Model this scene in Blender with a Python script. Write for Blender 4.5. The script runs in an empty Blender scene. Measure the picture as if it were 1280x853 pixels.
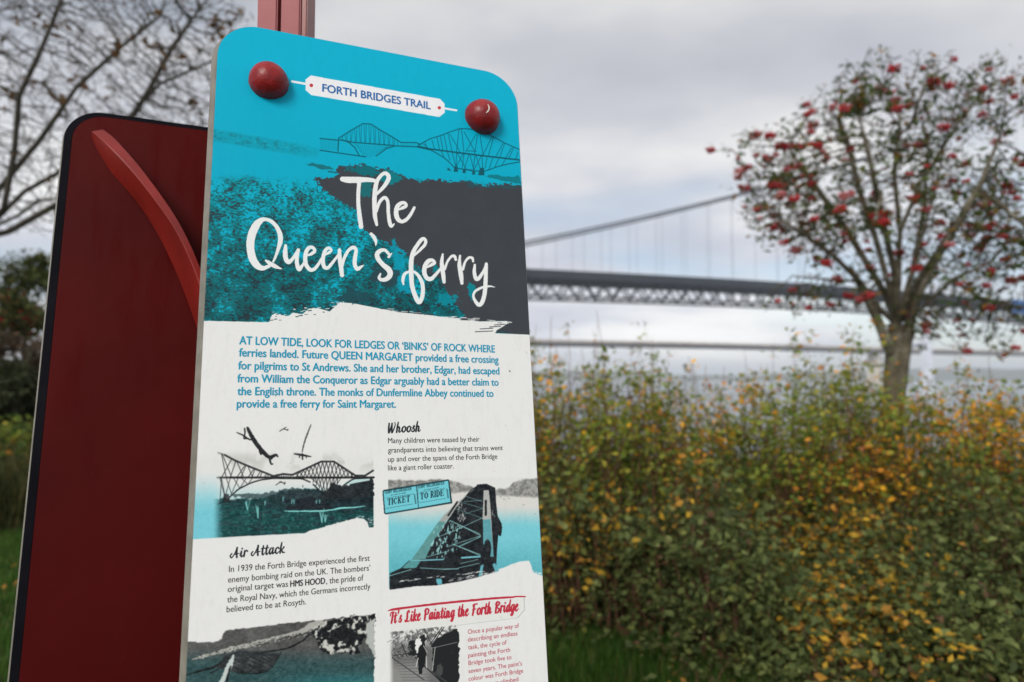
import bpy, bmesh, math, random, os, time
import numpy as np
from mathutils import Vector, Matrix
random.seed(11)
C = bpy.context.scene.collection
SC = bpy.context.scene
R = math.radians
# ---------------------------------------------------------------- camera, sky, sun, exposure
PITCH = math.atan((474-426.5)/862.9); EYE = 1.6
cam_d = bpy.data.cameras.new("camera"); cam = bpy.data.objects.new("camera", cam_d); C.objects.link(cam)
cam.location = (0, 0, EYE); cam.rotation_euler = (math.pi/2+PITCH, 0, 0)
cam_d.sensor_width = 36; cam_d.lens = 36*862.9/1280; cam_d.clip_start = .05; cam_d.clip_end = 20000
cam_d.dof.use_dof = True; cam_d.dof.focus_distance = 1.05; cam_d.dof.aperture_fstop = 2.8; cam_d.dof.aperture_blades = 9
SC.camera = cam
SUN_EL, SUN_AZ = R(36), R(203)      # azimuth clockwise from +Y: behind and left of the camera
world = bpy.data.worlds.new("World"); SC.world = world; world.use_nodes = True
nt = world.node_tree; nt.nodes.clear()
def N(t, **k):
    n = nt.nodes.new(t)
    for a, b in k.items(): setattr(n, a, b)
    return n
def wl(a, b): nt.links.new(a, b)
def ramp(cr, stops):
    while len(cr.elements) < len(stops): cr.elements.new(.5)
    for e, (p, c) in zip(cr.elements, stops): e.position = p; e.color = tuple(c)+(1,) if len(c) == 3 else c
out = N('ShaderNodeOutputWorld'); bg = N('ShaderNodeBackground'); bg.inputs[1].default_value = .1
sky = N('ShaderNodeTexSky', sky_type='NISHITA', sun_disc=False); sky.sun_elevation = SUN_EL; sky.sun_rotation = SUN_AZ
tc = N('ShaderNodeTexCoord'); sep = N('ShaderNodeSeparateXYZ'); wl(tc.outputs['Generated'], sep.inputs[0])
# clouds lie on a plane overhead: direction / (height + a little) spreads them towards the horizon
zz = N('ShaderNodeMath', operation='MAXIMUM'); zz.inputs[1].default_value = 0.0; wl(sep.outputs[2], zz.inputs[0])
za = N('ShaderNodeMath', operation='ADD'); za.inputs[1].default_value = .22; wl(zz.outputs[0], za.inputs[0])
inv = N('ShaderNodeMath', operation='DIVIDE'); inv.inputs[0].default_value = 1.; wl(za.outputs[0], inv.inputs[1])
vm = N('ShaderNodeVectorMath', operation='SCALE'); wl(tc.outputs['Generated'], vm.inputs[0]); wl(inv.outputs[0], vm.inputs['Scale'])
mp = N('ShaderNodeMapping'); mp.inputs['Location'].default_value = (3.1, 1.7, 0); mp.inputs['Scale'].default_value = (.55, .8, 1.1); wl(vm.outputs[0], mp.inputs[0])
n1 = N('ShaderNodeTexNoise'); n1.inputs['Scale'].default_value = 1.5; n1.inputs['Detail'].default_value = 5; n1.inputs['Roughness'].default_value = .5; wl(mp.outputs[0], n1.inputs[0])
n2 = N('ShaderNodeTexNoise'); n2.inputs['Scale'].default_value = 1.1; n2.inputs['Detail'].default_value = 3; wl(mp.outputs[0], n2.inputs[0])
cr = N('ShaderNodeValToRGB'); ramp(cr.color_ramp, [(.36, (4.7, 4.85, 5.5)), (.47, (5.75, 5.9, 6.4)), (.56, (7.3, 7.3, 7.4)), (.66, (9.0, 8.85, 8.6))]); wl(n1.outputs[0], cr.inputs[0])
# ramp colours above 1 are clipped in the swatch but not in the node
cov = N('ShaderNodeValToRGB'); ramp(cov.color_ramp, [(.41, (.45, .45, .45)), (.50, (1, 1, 1))]); wl(n2.outputs[0], cov.inputs[0])
skyg = N('ShaderNodeMix', data_type='RGBA', blend_type='MULTIPLY'); skyg.inputs[0].default_value = 1; wl(sky.outputs[0], skyg.inputs[6]); skyg.inputs[7].default_value = (1, 1, 1, 1)
mx = N('ShaderNodeMix', data_type='RGBA'); wl(cov.outputs[0], mx.inputs[0]); wl(skyg.outputs[2], mx.inputs[6]); wl(cr.outputs[0], mx.inputs[7])
# the cloud deck is brighter low down, where it is seen edge-on and lit through its gaps
el = N('ShaderNodeMapRange'); el.inputs['From Min'].default_value = 0; el.inputs['From Max'].default_value = .42; el.inputs['To Min'].default_value = 1.46; el.inputs['To Max'].default_value = .98; wl(zz.outputs[0], el.inputs['Value'])
ms = N('ShaderNodeVectorMath', operation='SCALE'); wl(mx.outputs[2], ms.inputs[0]); wl(el.outputs[0], ms.inputs['Scale']); wl(ms.outputs[0], bg.inputs[0]); wl(bg.outputs[0], out.inputs[0])
sun_d = bpy.data.lights.new("sun", 'SUN'); sun_d.energy = 2.6; sun_d.angle = R(22); sun_d.color = (1, .95, .88)
sun = bpy.data.objects.new("sun", sun_d); C.objects.link(sun)
sdir = Vector((math.sin(SUN_AZ)*math.cos(SUN_EL), math.cos(SUN_AZ)*math.cos(SUN_EL), math.sin(SUN_EL)))
sun.rotation_euler = (-sdir).to_track_quat('-Z', 'Y').to_euler()
SC.view_settings.view_transform = 'Standard'; SC.view_settings.look = 'None'; SC.view_settings.exposure = .05; SC.view_settings.gamma = 1
SC.cycles.use_denoising = True; SC.cycles.max_bounces = 6; SC.cycles.diffuse_bounces = 3; SC.cycles.glossy_bounces = 3; SC.cycles.volume_bounces = 2; SC.cycles.transparent_max_bounces = 8
# ---------------------------------------------------------------- helpers
def tag(o, label=None, cat=None, group=None, kind=None):
    if label: o['label'] = label
    if cat: o['category'] = cat
    if group: o['group'] = group
    if kind: o['kind'] = kind
    return o
def link(name, me, parent=None):
    o = bpy.data.objects.new(name, me); C.objects.link(o)
    if parent is not None: o.parent = parent; o.matrix_parent_inverse = Matrix.Identity(4); o.location = -Vector(parent_origin(parent))
    return o
def parent_origin(p):
    v = Vector((0, 0, 0))
    while p is not None: v += p.location; p = p.parent
    return v
def empty(name, loc, label=None, cat=None, group=None):
    o = bpy.data.objects.new(name, None); C.objects.link(o); o.location = loc; o.empty_display_size = .1
    return tag(o, label, cat, group)
def mesh(name, V, F, mat, smooth=False, tint=None, uv=None):
    V = np.asarray(V, np.float32); me = bpy.data.meshes.new(name)
    if isinstance(F, np.ndarray):
        n, k = F.shape
        me.vertices.add(len(V)); me.vertices.foreach_set('co', V.ravel())
        me.loops.add(n*k); me.loops.foreach_set('vertex_index', F.astype(np.int32).ravel())
        me.polygons.add(n); me.polygons.foreach_set('loop_start', np.arange(0, n*k, k, dtype=np.int32))
        me.update(calc_edges=True)
    else: me.from_pydata([tuple(v) for v in V], [], F); me.update()
    if smooth: me.polygons.foreach_set('use_smooth', [True]*len(me.polygons))
    if tint is not None:
        a = me.color_attributes.new('tint', 'FLOAT_COLOR', 'POINT'); t = np.ones((len(V), 4), np.float32); t[:, :3] = tint; a.data.foreach_set('color', t.ravel())
    if mat: me.materials.append(mat)
    return me
def mat(name, col, rough=.6, spec=.4, var=.15, scale=8., bump=0., bscale=60., tint=False, coat=0., metal=0., dirt=None, transl=0., streak=False):
    m = bpy.data.materials.new(name); m.use_nodes = True; t = m.node_tree; b = t.nodes['Principled BSDF']
    b.inputs['Roughness'].default_value = rough; b.inputs['Specular IOR Level'].default_value = spec; b.inputs['Metallic'].default_value = metal
    b.inputs['Coat Weight'].default_value = coat; b.inputs['Coat Roughness'].default_value = .12
    tcn = t.nodes.new('ShaderNodeTexCoord'); n = t.nodes.new('ShaderNodeTexNoise'); n.inputs['Scale'].default_value = scale; n.inputs['Detail'].default_value = 5
    t.links.new(tcn.outputs['Object'], n.inputs[0])
    r = t.nodes.new('ShaderNodeValToRGB'); lo = tuple(max(0, c*(1-var)) for c in col); hi = tuple(min(1, c*(1+var)) for c in col)
    ramp(r.color_ramp, [(.3, lo), (.7, hi)]); t.links.new(n.outputs[0], r.inputs[0]); last = r.outputs[0]
    if dirt:
        n3 = t.nodes.new('ShaderNodeTexNoise'); n3.inputs['Scale'].default_value = dirt[1]; n3.inputs['Detail'].default_value = 8; n3.inputs['Roughness'].default_value = .7; t.links.new(tcn.outputs['Object'], n3.inputs[0])
        rr = t.nodes.new('ShaderNodeValToRGB'); ramp(rr.color_ramp, [(dirt[2], (0, 0, 0)), (dirt[2]+.08, (1, 1, 1))]); t.links.new(n3.outputs[0], rr.inputs[0])
        mxx = t.nodes.new('ShaderNodeMix'); mxx.data_type = 'RGBA'; t.links.new(rr.outputs[0], mxx.inputs[0]); t.links.new(last, mxx.inputs[6]); mxx.inputs[7].default_value = tuple(dirt[0])+(1,); last = mxx.outputs[2]
    if tint:
        a = t.nodes.new('ShaderNodeAttribute'); a.attribute_name = 'tint'
        mxx = t.nodes.new('ShaderNodeMix'); mxx.data_type = 'RGBA'; mxx.blend_type = 'MULTIPLY'; mxx.inputs[0].default_value = 1
        t.links.new(a.outputs[0], mxx.inputs[6]); t.links.new(last, mxx.inputs[7]); last = mxx.outputs[2]
    t.links.new(last, b.inputs['Base Color'])
    if streak:   # faint run marks: the gloss varies in vertical streaks
        mpp = t.nodes.new('ShaderNodeMapping'); mpp.inputs['Scale'].default_value = (9, 9, .8); t.links.new(tcn.outputs['Object'], mpp.inputs[0]); ns = t.nodes.new('ShaderNodeTexNoise'); ns.inputs['Scale'].default_value = 4; ns.inputs['Detail'].default_value = 6; t.links.new(mpp.outputs[0], ns.inputs[0])
        mr = t.nodes.new('ShaderNodeMapRange'); mr.inputs['From Min'].default_value = .35; mr.inputs['From Max'].default_value = .65; mr.inputs['To Min'].default_value = rough*.8; mr.inputs['To Max'].default_value = min(1, rough*1.7); t.links.new(ns.outputs[0], mr.inputs[0]); t.links.new(mr.outputs[0], b.inputs['Roughness'])
    if transl:
        tr = t.nodes.new('ShaderNodeBsdfTranslucent'); t.links.new(last, tr.inputs[0]); ms = t.nodes.new('ShaderNodeMixShader'); ms.inputs[0].default_value = transl
        t.links.new(b.outputs[0], ms.inputs[1]); t.links.new(tr.outputs[0], ms.inputs[2]); t.links.new(ms.outputs[0], t.nodes['Material Output'].inputs[0])
    if bump:
        n2_ = t.nodes.new('ShaderNodeTexNoise'); n2_.inputs['Scale'].default_value = bscale; n2_.inputs['Detail'].default_value = 4; t.links.new(tcn.outputs['Object'], n2_.inputs[0])
        bp = t.nodes.new('ShaderNodeBump'); bp.inputs['Strength'].default_value = bump; bp.inputs['Distance'].default_value = .02 if bscale < 30 else .002; t.links.new(n2_.outputs[0], bp.inputs['Height']); t.links.new(bp.outputs[0], b.inputs['Normal'])
    return m
def tubes(P0_, P1_, R0, R1, k=5):
    """one closed-sided frustum per edge, all in one array"""
    P0_ = np.asarray(P0_, float); P1_ = np.asarray(P1_, float); R0 = np.asarray(R0, float); R1 = np.asarray(R1, float); n = len(P0_)
    d = P1_-P0_; L = np.linalg.norm(d, axis=1, keepdims=True)+1e-9; d = d/L
    ref = np.where(np.abs(d[:, 2:3]) < .9, np.array([[0, 0, 1.]]), np.array([[1., 0, 0]])); a = np.cross(d, ref); a /= np.linalg.norm(a, axis=1, keepdims=True); b = np.cross(d, a)
    th = np.arange(k)/k*2*np.pi; ring = a[:, None]*np.cos(th)[None, :, None]+b[:, None]*np.sin(th)[None, :, None]
    V = np.concatenate([P0_[:, None]+ring*R0[:, None, None], P1_[:, None]+ring*R1[:, None, None]], 1).reshape(-1, 3)
    i = np.arange(k); q = np.stack([i, (i+1) % k, (i+1) % k+k, i+k], 1); F = (np.arange(n)[:, None, None]*2*k+q[None]).reshape(-1, 4)
    return V, F
def world_of(x, y, depth):
    """place at 'depth' metres ahead, found from the survey sight lines of the photograph"""
    cxm = (x-640)/862.9*depth; cym = (y-426.5)/862.9*depth
    return np.array([cxm, depth*math.cos(PITCH)+cym*math.sin(PITCH), EYE+depth*math.sin(PITCH)-cym*math.cos(PITCH)])
def cam2w(p):
    p = np.asarray(p, float)
    return np.stack([p[..., 0], p[..., 2]*math.cos(PITCH)+p[..., 1]*math.sin(PITCH), EYE+p[..., 2]*math.sin(PITCH)-p[..., 1]*math.cos(PITCH)], -1)
def boxmesh(name, x0, x1, y0, y1, z0, z1, m, bev=0.):
    bm = bmesh.new(); bmesh.ops.create_cube(bm, size=1)
    for v in bm.verts: v.co = Vector(((x0+x1)/2+v.co.x*(x1-x0), (y0+y1)/2+v.co.y*(y1-y0), (z0+z1)/2+v.co.z*(z1-z0)))
    if bev: bmesh.ops.bevel(bm, geom=bm.edges[:], offset=bev, segments=2, affect='EDGES')
    me = bpy.data.meshes.new(name); bm.to_mesh(me); bm.free(); me.materials.append(m); return me
# ---------------------------------------------------------------- printed face of the front panel
# the sheet's artwork is computed here as pixels; traced points are brought onto the sheet by the
# plane's own projective map (sheet_of), PW x PH metres, TS texels per metre
ART_F = 862.9; ART_C = (640.0, 426.5)
PU = np.array([0.92860399, 0.03658785, 0.36926408]); PV = np.array([-0.04658854, -0.97575728, 0.21383928])
PN = np.cross(PU, PV)
P0 = np.array([(455-640)/862.9114, (450-426.5)/862.9114, 1.0])*1.05
PW, TOPV, LEFTU = 0.504, 0.538, -0.226
TS = 2300; PHT = 1.08
TW, TH = int(PW*TS), int(PHT*TS)
def sheet_of(x, y):
    x = np.asarray(x, float); y = np.asarray(y, float)
    r = np.stack([(x-640)/862.9114, (y-426.5)/862.9114, np.ones_like(x)], -1)
    t = (PN@P0)/(r@PN); p = r*t[..., None]-P0
    return p@PU-LEFTU, TOPV-p@PV            # metres from the left edge, metres below the top edge
def photo_of(U, T):
    p = P0+np.asarray(U+LEFTU)[..., None]*PU+np.asarray(TOPV-T)[..., None]*PV
    return p[..., 0]/p[..., 2]*862.9114+640, p[..., 1]/p[..., 2]*862.9114+426.5
def make_art():
    rng = np.random.RandomState(7)
    jj, ii = np.meshgrid(np.arange(TW), np.arange(TH))
    PX, PY = photo_of((jj+.5)/TS, (ii+.5)/TS)
    PX = PX.astype(np.float32); PY = PY.astype(np.float32)
    img = np.empty((TH, TW, 3), np.float32)
    def noise(cell, oct_=3, seed=0, ax=1.0):
        r = np.random.RandomState(seed+11); out = np.zeros((TH, TW), np.float32); a = 1.; tot = 0.
        for o in range(oct_):
            cy = max(1.5, cell/2**o); cx_ = cy*ax
            g = r.rand(int(TH/cy)+3, int(TW/cx_)+3).astype(np.float32)
            y = np.arange(TH)/cy; x = np.arange(TW)/cx_
            y0 = y.astype(int); x0 = x.astype(int); fy = (y-y0)[:, None].astype(np.float32); fx = (x-x0)[None].astype(np.float32)
            fy = fy*fy*(3-2*fy); fx = fx*fx*(3-2*fx)
            G = g[y0]; G1 = g[y0+1]
            out += a*((G[:, x0]*(1-fx)+G[:, x0+1]*fx)*(1-fy)+(G1[:, x0]*(1-fx)+G1[:, x0+1]*fx)*fy)
            tot += a; a *= .55
        return out/tot
    n_f = noise(7, 2, 1); n_m = noise(16, 3, 2); n_c = noise(60, 4, 3); n_s = noise(6, 3, 4, 4.0); n_w = noise(5, 3, 5, 3.0)
    n_x = noise(9, 2, 8); n_g = noise(4, 2, 9, 1.7)
    def box(x0, y0, x1, y1, pad=3):
        U, T = sheet_of([x0-pad, x1+pad, x0-pad, x1+pad], [y0-pad, y0-pad, y1+pad, y1+pad])
        a, b = int(max(0, U.min()*TS)), int(min(TW, U.max()*TS+1)); c, d = int(max(0, T.min()*TS)), int(min(TH, T.max()*TS+1))
        return slice(c, max(c+1, d)), slice(a, max(a+1, b))
    def put(sl, cov, col):
        col = np.asarray(col, np.float32)
        img[sl] = img[sl]*(1-cov[..., None])+(col if col.ndim == 3 else col[None, None])*cov[..., None]
    def smooth(P, k=6):
        P = np.array(P, float)
        if len(P) < 3: return P
        Q = np.vstack([2*P[0]-P[1], P, 2*P[-1]-P[-2]]); out = []
        for i in range(1, len(Q)-2):
            for t in np.arange(k)/k:
                out.append(.5*((2*Q[i])+(-Q[i-1]+Q[i+1])*t+(2*Q[i-1]-5*Q[i]+4*Q[i+1]-Q[i+2])*t*t+(-Q[i-1]+3*Q[i]-3*Q[i+1]+Q[i+2])*t**3))
        out.append(P[-1]); return np.array(out)
    def stroke(P, col, org=(0, 0, 1), w=None, curve=True, a=1., soft=.35, rough=0.):
        P = [list(p)+([w] if len(p) == 2 else []) for p in P]
        P = smooth(P) if curve else np.array(P, float)
        P = P*np.array([org[2]]*3 if w is None else [org[2], org[2], 1])+np.array([org[0], org[1], 0])
        m = P[:, 2].max()/2+1
        sl = box(P[:, 0].min()-m, P[:, 1].min()-m, P[:, 0].max()+m, P[:, 1].max()+m)
        X, Y = PX[sl], PY[sl]; best = np.full(X.shape, 9e9, np.float32)
        for (x0, y0, w0), (x1, y1, w1) in zip(P[:-1], P[1:]):
            dx, dy = x1-x0, y1-y0; L = dx*dx+dy*dy+1e-9
            mm = max(w0, w1)/2+.8
            sub = box(min(x0, x1)-mm, min(y0, y1)-mm, max(x0, x1)+mm, max(y0, y1)+mm, 0)
            q = (slice(max(0, sub[0].start-sl[0].start), max(0, sub[0].stop-sl[0].start)), slice(max(0, sub[1].start-sl[1].start), max(0, sub[1].stop-sl[1].start)))
            x, y = X[q], Y[q]
            t = np.clip(((x-x0)*dx+(y-y0)*dy)/L, 0, 1)
            d = np.hypot(x-x0-t*dx, y-y0-t*dy)-(w0+(w1-w0)*t)/2
            best[q] = np.minimum(best[q], d)
        if rough: best = best+(n_w[sl]-.5)*rough
        put(sl, np.clip(.5-best/soft, 0, 1)*a, col)
    def line(x0, y0, x1, y1, w, col, org=(0, 0, 1), a=1., soft=.5): stroke([(x0, y0), (x1, y1)], col, org, w, False, a, soft)
    def mask(P, warp=0., org=(0, 0, 1), nx=None):
        P = np.array(P, float)*org[2]+np.array(org[:2])
        sl = box(P[:, 0].min()-warp*.6, P[:, 1].min()-warp*.6, P[:, 0].max()+warp*.6, P[:, 1].max()+warp*.6, 1)
        X, Y = PX[sl], PY[sl]
        if warp:
            X = X+(n_m[sl]-.5)*warp*1.6+(n_f[sl]-.5)*warp; Y = Y+(n_w[sl]-.5)*warp+(n_x[sl]-.5)*warp*.8
        c = np.zeros(X.shape, bool)
        for (x0, y0), (x1, y1) in zip(P, np.roll(P, -1, 0)):
            if y0 == y1: continue
            k = ((Y < y0) != (Y < y1)) & (X < (x1-x0)*(Y-y0)/(y1-y0)+x0); c ^= k
        c = c.astype(np.float32)
        c[1:-1, 1:-1] = (c[1:-1, 1:-1]*2+c[:-2, 1:-1]+c[2:, 1:-1]+c[1:-1, :-2]+c[1:-1, 2:])/6
        return sl, c
    def poly(P, col, warp=0., org=(0, 0, 1), a=1.):
        sl, c = mask(P, warp, org); put(sl, c*a, col)
    def sstep(x, a, b): t = np.clip((x-a)/(b-a), 0, 1); return t*t*(3-2*t)
    def mix(a, b, t): return np.asarray(a, np.float32)*(1-t[..., None])+np.asarray(b, np.float32)*t[..., None]
    WHITE = (226, 226, 225); CY = (0, 172, 206); TEAL = (0, 122, 130); DK = (58, 62, 68); INK = (34, 38, 42)
    img[:] = WHITE
    # ---- header photograph
    hdr = [(240, 0), (700, 0), (700, 418.5), (663, 418.5), (619, 416.6), (621, 413), (628, 409), (634, 405), (634, 401.5), (600, 402), (575, 399.5), (540, 394.5), (500, 390.5), (460, 383),
           (440, 379), (425, 378.2), (418, 384), (412, 389.5), (398, 385.5), (386, 386), (378, 393), (366, 391), (360, 396), (345, 391.5), (340, 394), (336, 403), (256, 401.2), (240, 400.6)]
    sl, m = mask(hdr)
    nn = (n_w-.5)*3.2+(n_f-.5)*3
    H = img.copy(); H[:] = CY
    top = sstep(PY-(PX-260)*.1, 60, 200)
    H[:] = mix((0, 172, 204), (0, 166, 196), top)
    # distant town on the left
    tn = np.clip(1-np.abs(PY-(163+(PX-266)*.17+6))/9, 0, 1)*np.clip((404-PX)/60, 0, 1)
    H[:] = mix(H, (0, 150, 172), np.clip(tn*3, 0, 1)*sstep(PY+(n_m-.5)*8, 150+(PX-266)*.19, 156+(PX-266)*.19)*.8)
    H[:] = mix(H, (10, 128, 146), np.clip(tn*1.6, 0, 1)*sstep(n_x*.6+n_m*.4, .48, .62)*.85); H[:] = mix(H, (40, 190, 212), np.clip(tn*1.4, 0, 1)*sstep(n_g*.6+n_m*.4, .58, .68)*.5)
    H[:] = mix(H, (0, 120, 140), np.clip(1-np.abs(PY-(170.5+(PX-266)*.145))/1.6, 0, 1)*np.clip((300-PX)/40, 0, 1)*.7)
    # rocky foreshore: three tones broken up by noise
    depth = sstep(PY, 212, 395)
    v = n_g*.42+n_f*.25+n_m*.25+n_c*.25
    shore = sstep(PY-(PX-262)*.02+(n_c-.5)*10, 217, 230)
    thr = .570-.135*depth
    base = mix((0, 168, 197), (0, 134, 146), sstep(v+(n_c-.5)*.3, thr-.09, thr+.05)*.92)
    base = mix(base, (18, 104, 110), sstep(v, thr+.03, thr+.12)*.85)
    base = mix(base, (44, 66, 76), sstep(n_g*.4+n_x*.25+n_m*.25+n_c*.25+.03*depth, .66, .73))
    base *= (1-.22*depth*sstep(n_c, .35, .6))[..., None]
    H[:] = mix(H, base, shore)
    keep = img; 
    img[sl] = img[sl]*(1-m[..., None])+H[sl]*m[..., None]
    # rock mass
    dark = [(393, 222), (421, 222), (423, 210), (432, 206), (452, 206), (470, 210), (486, 210), (500, 219), (519, 226), (548, 225), (575, 228), (582, 225), (604, 232), (628, 230), (700, 234), (700, 430),
            (578, 405), (577, 388), (566, 372), (556, 362), (552, 348), (520, 336), (512, 322), (500, 314), (488, 306), (470, 296), (450, 288), (446, 262), (426, 252), (404, 238)]
    s2, m2 = mask(dark, 7); M = np.zeros((TH, TW), np.float32); M[s2] = m2; M[sl] *= m; M2 = np.zeros_like(M); M2[sl] = m; M *= M2
    put((slice(None), slice(None)), M, mix(DK, (66, 70, 76), n_c*.8))
    for P, c_, w_ in [([(428, 208), (470, 209), (476, 221), (450, 218), (436, 212)], (0, 110, 120), 9), ([(452, 226), (466, 225), (464, 246), (450, 246)], (20, 112, 118), 4),
                      ([(482, 210), (505, 224), (488, 231), (474, 226)], (0, 128, 138), 4), ([(490, 296), (505, 318), (516, 366), (500, 366), (492, 330)], (0, 150, 176), 9),
                      ([(584, 352), (596, 358), (592, 376), (586, 372)], (0, 138, 150), 4), ([(544, 330), (548, 336), (543, 342), (540, 334)], (0, 130, 140), 4), ([(546, 366), (572, 369), (572, 386), (548, 380)], (0, 140, 158), 12),
                      ([(418, 374), (440, 360), (470, 372), (440, 379)], (30, 74, 84), 10), ([(470, 330), (500, 340), (492, 362), (462, 350)], (44, 66, 74), 9)]:
        poly(P, c_, w_, a=.85)
    poly([(382, 206), (390, 204), (412, 208), (418, 212), (402, 212)], (20, 110, 122), 2); poly([(408, 214), (421, 214), (421, 217), (410, 216)], (20, 110, 122), 2)
    # printed cantilever bridge
    bc = (0, 96, 112); o = (400, 140, .109375)
    top_ = [(215, 300), (350, 215), (490, 135), (580, 140), (700, 215), (830, 290), (925, 350), (1100, 352), (1150, 375)]
    for a_, b_ in zip(top_[:-1], top_[1:]): line(*a_, *b_, 1.4, bc, o)
    for a_, b_ in [((0, 305), (215, 325)), ((0, 440), (520, 515)), ((215, 300), (205, 450)), ((220, 320), (340, 340)), ((340, 345), (840, 385)), ((250, 320), (330, 350)), ((330, 350), (400, 410)), ((400, 410), (450, 505)),
                   ((640, 505), (760, 420)), ((760, 420), (860, 390)), ((860, 390), (1100, 400)), ((1100, 400), (1280, 440))]: line(*a_, *b_, 1.5, bc, o)
    for i in range(24):
        x = 260+i*27; yt = np.interp(x, [p[0] for p in top_], [p[1] for p in top_]); yb = 335+(x-260)*.085
        line(x, yt, x+(10 if i % 2 else -8), yb, .75, bc, o, .8)
        if 330 < x < 830: line(x, yb, x+(575-x)*.3, np.interp(x, [340, 450, 575, 700, 860], [350, 500, 525, 470, 395]), .4, bc, o, .8)
    for i in range(12): line(10+i*17, 312, 12+i*17, 440, .35, bc, o, .6)
    for i in range(10): line(930+i*18, 350, 928+i*18, 385, .35, bc, o, .6)
    o = (500, 140, .125); bc = (4, 84, 100)
    tp = [(180, 335), (300, 270), (400, 240), (490, 205), (600, 168), (700, 172), (770, 190), (900, 232), (1040, 308), (1130, 350), (1200, 380)]
    md = lambda x: np.interp(x, [180, 300, 500, 800, 1200], [345, 372, 398, 436, 482])
    bt = lambda x: np.interp(x, [180, 300, 400, 480, 545, 720, 850, 950, 1050, 1200], [348, 378, 432, 490, 560, 590, 596, 556, 528, 500])
    for a_, b_ in zip(tp[:-1], tp[1:]): line(*a_, *b_, 1.15, bc, o)
    xs = list(range(180, 1200, 60))
    for x in xs: line(x, md(x), x+60, md(x+60), 1.9, bc, o); line(x, bt(x), x+60, bt(x+60), 1.2, bc, o)
    for x0, y0, x1, y1 in [(590, 170, 565, 400), (615, 175, 640, 410), (640, 200, 750, 400), (760, 225, 660, 395), (775, 225, 745, 430), (800, 230, 830, 430), (480, 215, 520, 395), (500, 225, 600, 400), (405, 250, 430, 385), (320, 285, 345, 370),
                           (440, 235, 470, 385), (370, 255, 395, 380), (920, 250, 830, 430), (935, 255, 885, 435), (1030, 315, 960, 445), (1045, 318, 1000, 450), (1115, 360, 1060, 455), (1135, 360, 1090, 460), (1180, 400, 1160, 470), (660, 390, 760, 395), (250, 305, 265, 360), (230, 320, 285, 365)]:
        line(x0, y0, x1, y1, .85, bc, o, .9)
    for x0, y0, x1, y1 in [(565, 400, 560, 560), (570, 410, 660, 570), (630, 420, 560, 550), (640, 420, 620, 570), (690, 425, 640, 580), (700, 430, 740, 590), (750, 435, 730, 600), (760, 440, 810, 590), (810, 445, 740, 580), (820, 445, 825, 580),
                           (870, 450, 850, 560), (930, 455, 890, 570), (990, 460, 950, 550), (1060, 465, 1020, 530), (520, 400, 555, 540), (470, 395, 500, 480), (410, 390, 440, 450), (590, 570, 720, 580)]:
        line(x0, y0, x1, y1, .85, bc, o, .9)
    for P in ([(545, 545), (575, 545), (580, 600), (535, 600)], [(630, 575), (655, 575), (658, 612), (622, 612)], [(725, 590), (750, 590), (750, 628), (720, 628)], [(800, 560), (840, 560), (845, 635), (780, 635)], [(480, 555), (515, 590), (470, 585)]): poly(P, (10, 84, 98), 0, o)
    poly([(860, 640), (960, 625), (1060, 650), (1180, 640), (1215, 690), (1215, 715), (1000, 690)], (6, 120, 134), 3, o); poly([(640, 680), (720, 685), (760, 720), (830, 740), (1215, 745), (1215, 760), (700, 760)], (40, 78, 88), 4, o, .8)
    # maker's tag
    poly([(388.5, 94.5), (381.8, 99.6), (382, 113), (389, 119), (549, 146.5), (556, 141), (555.8, 130), (550, 123.8)], (232, 232, 236))
    line(365.2, 102, 383, 105.2, 2.8, (232, 232, 236), soft=.3); line(556, 135.8, 570.5, 138.2, 2.4, (232, 232, 236), soft=.3)
    stroke([(389, 106.9), (389.2, 107)], (190, 58, 66), w=4.4, curve=False); stroke([(549, 134.9), (549.2, 135)], (190, 58, 66), w=4.0, curve=False)
    # torn brush edge below the header
    for k in range(70):
        x = rng.uniform(336, 430); y = 398-(x-336)*.16+rng.uniform(-7, 5); L = rng.uniform(1, 5)
        line(x, y, x+L, y-L*.25+.6, rng.uniform(.5, 1.3), WHITE if rng.rand() < .6 else (30, 60, 66), a=.9)
    for k in range(40):
        x = rng.uniform(470, 634); y = 384+(x-460)*.115+rng.uniform(-1.2, 3); L = rng.uniform(3, 12)
        line(x, y, x+L, y+L*.02, rng.uniform(.4, 1.1), WHITE if rng.rand() < .75 else DK, a=.9)
    for x, y, L in [(600, 411.5, 16), (612, 409, 14), (594, 415, 22), (618, 406.5, 12)]: line(x, y, x+L, y-1, 1.0, DK)
    # ---- brush lettering
    LW = (229, 231, 231)
    A = (420, 205, .10547); B = (300, 260, .10554); C_ = (400, 280, .10547); D = (490, 290, .11725)
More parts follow.
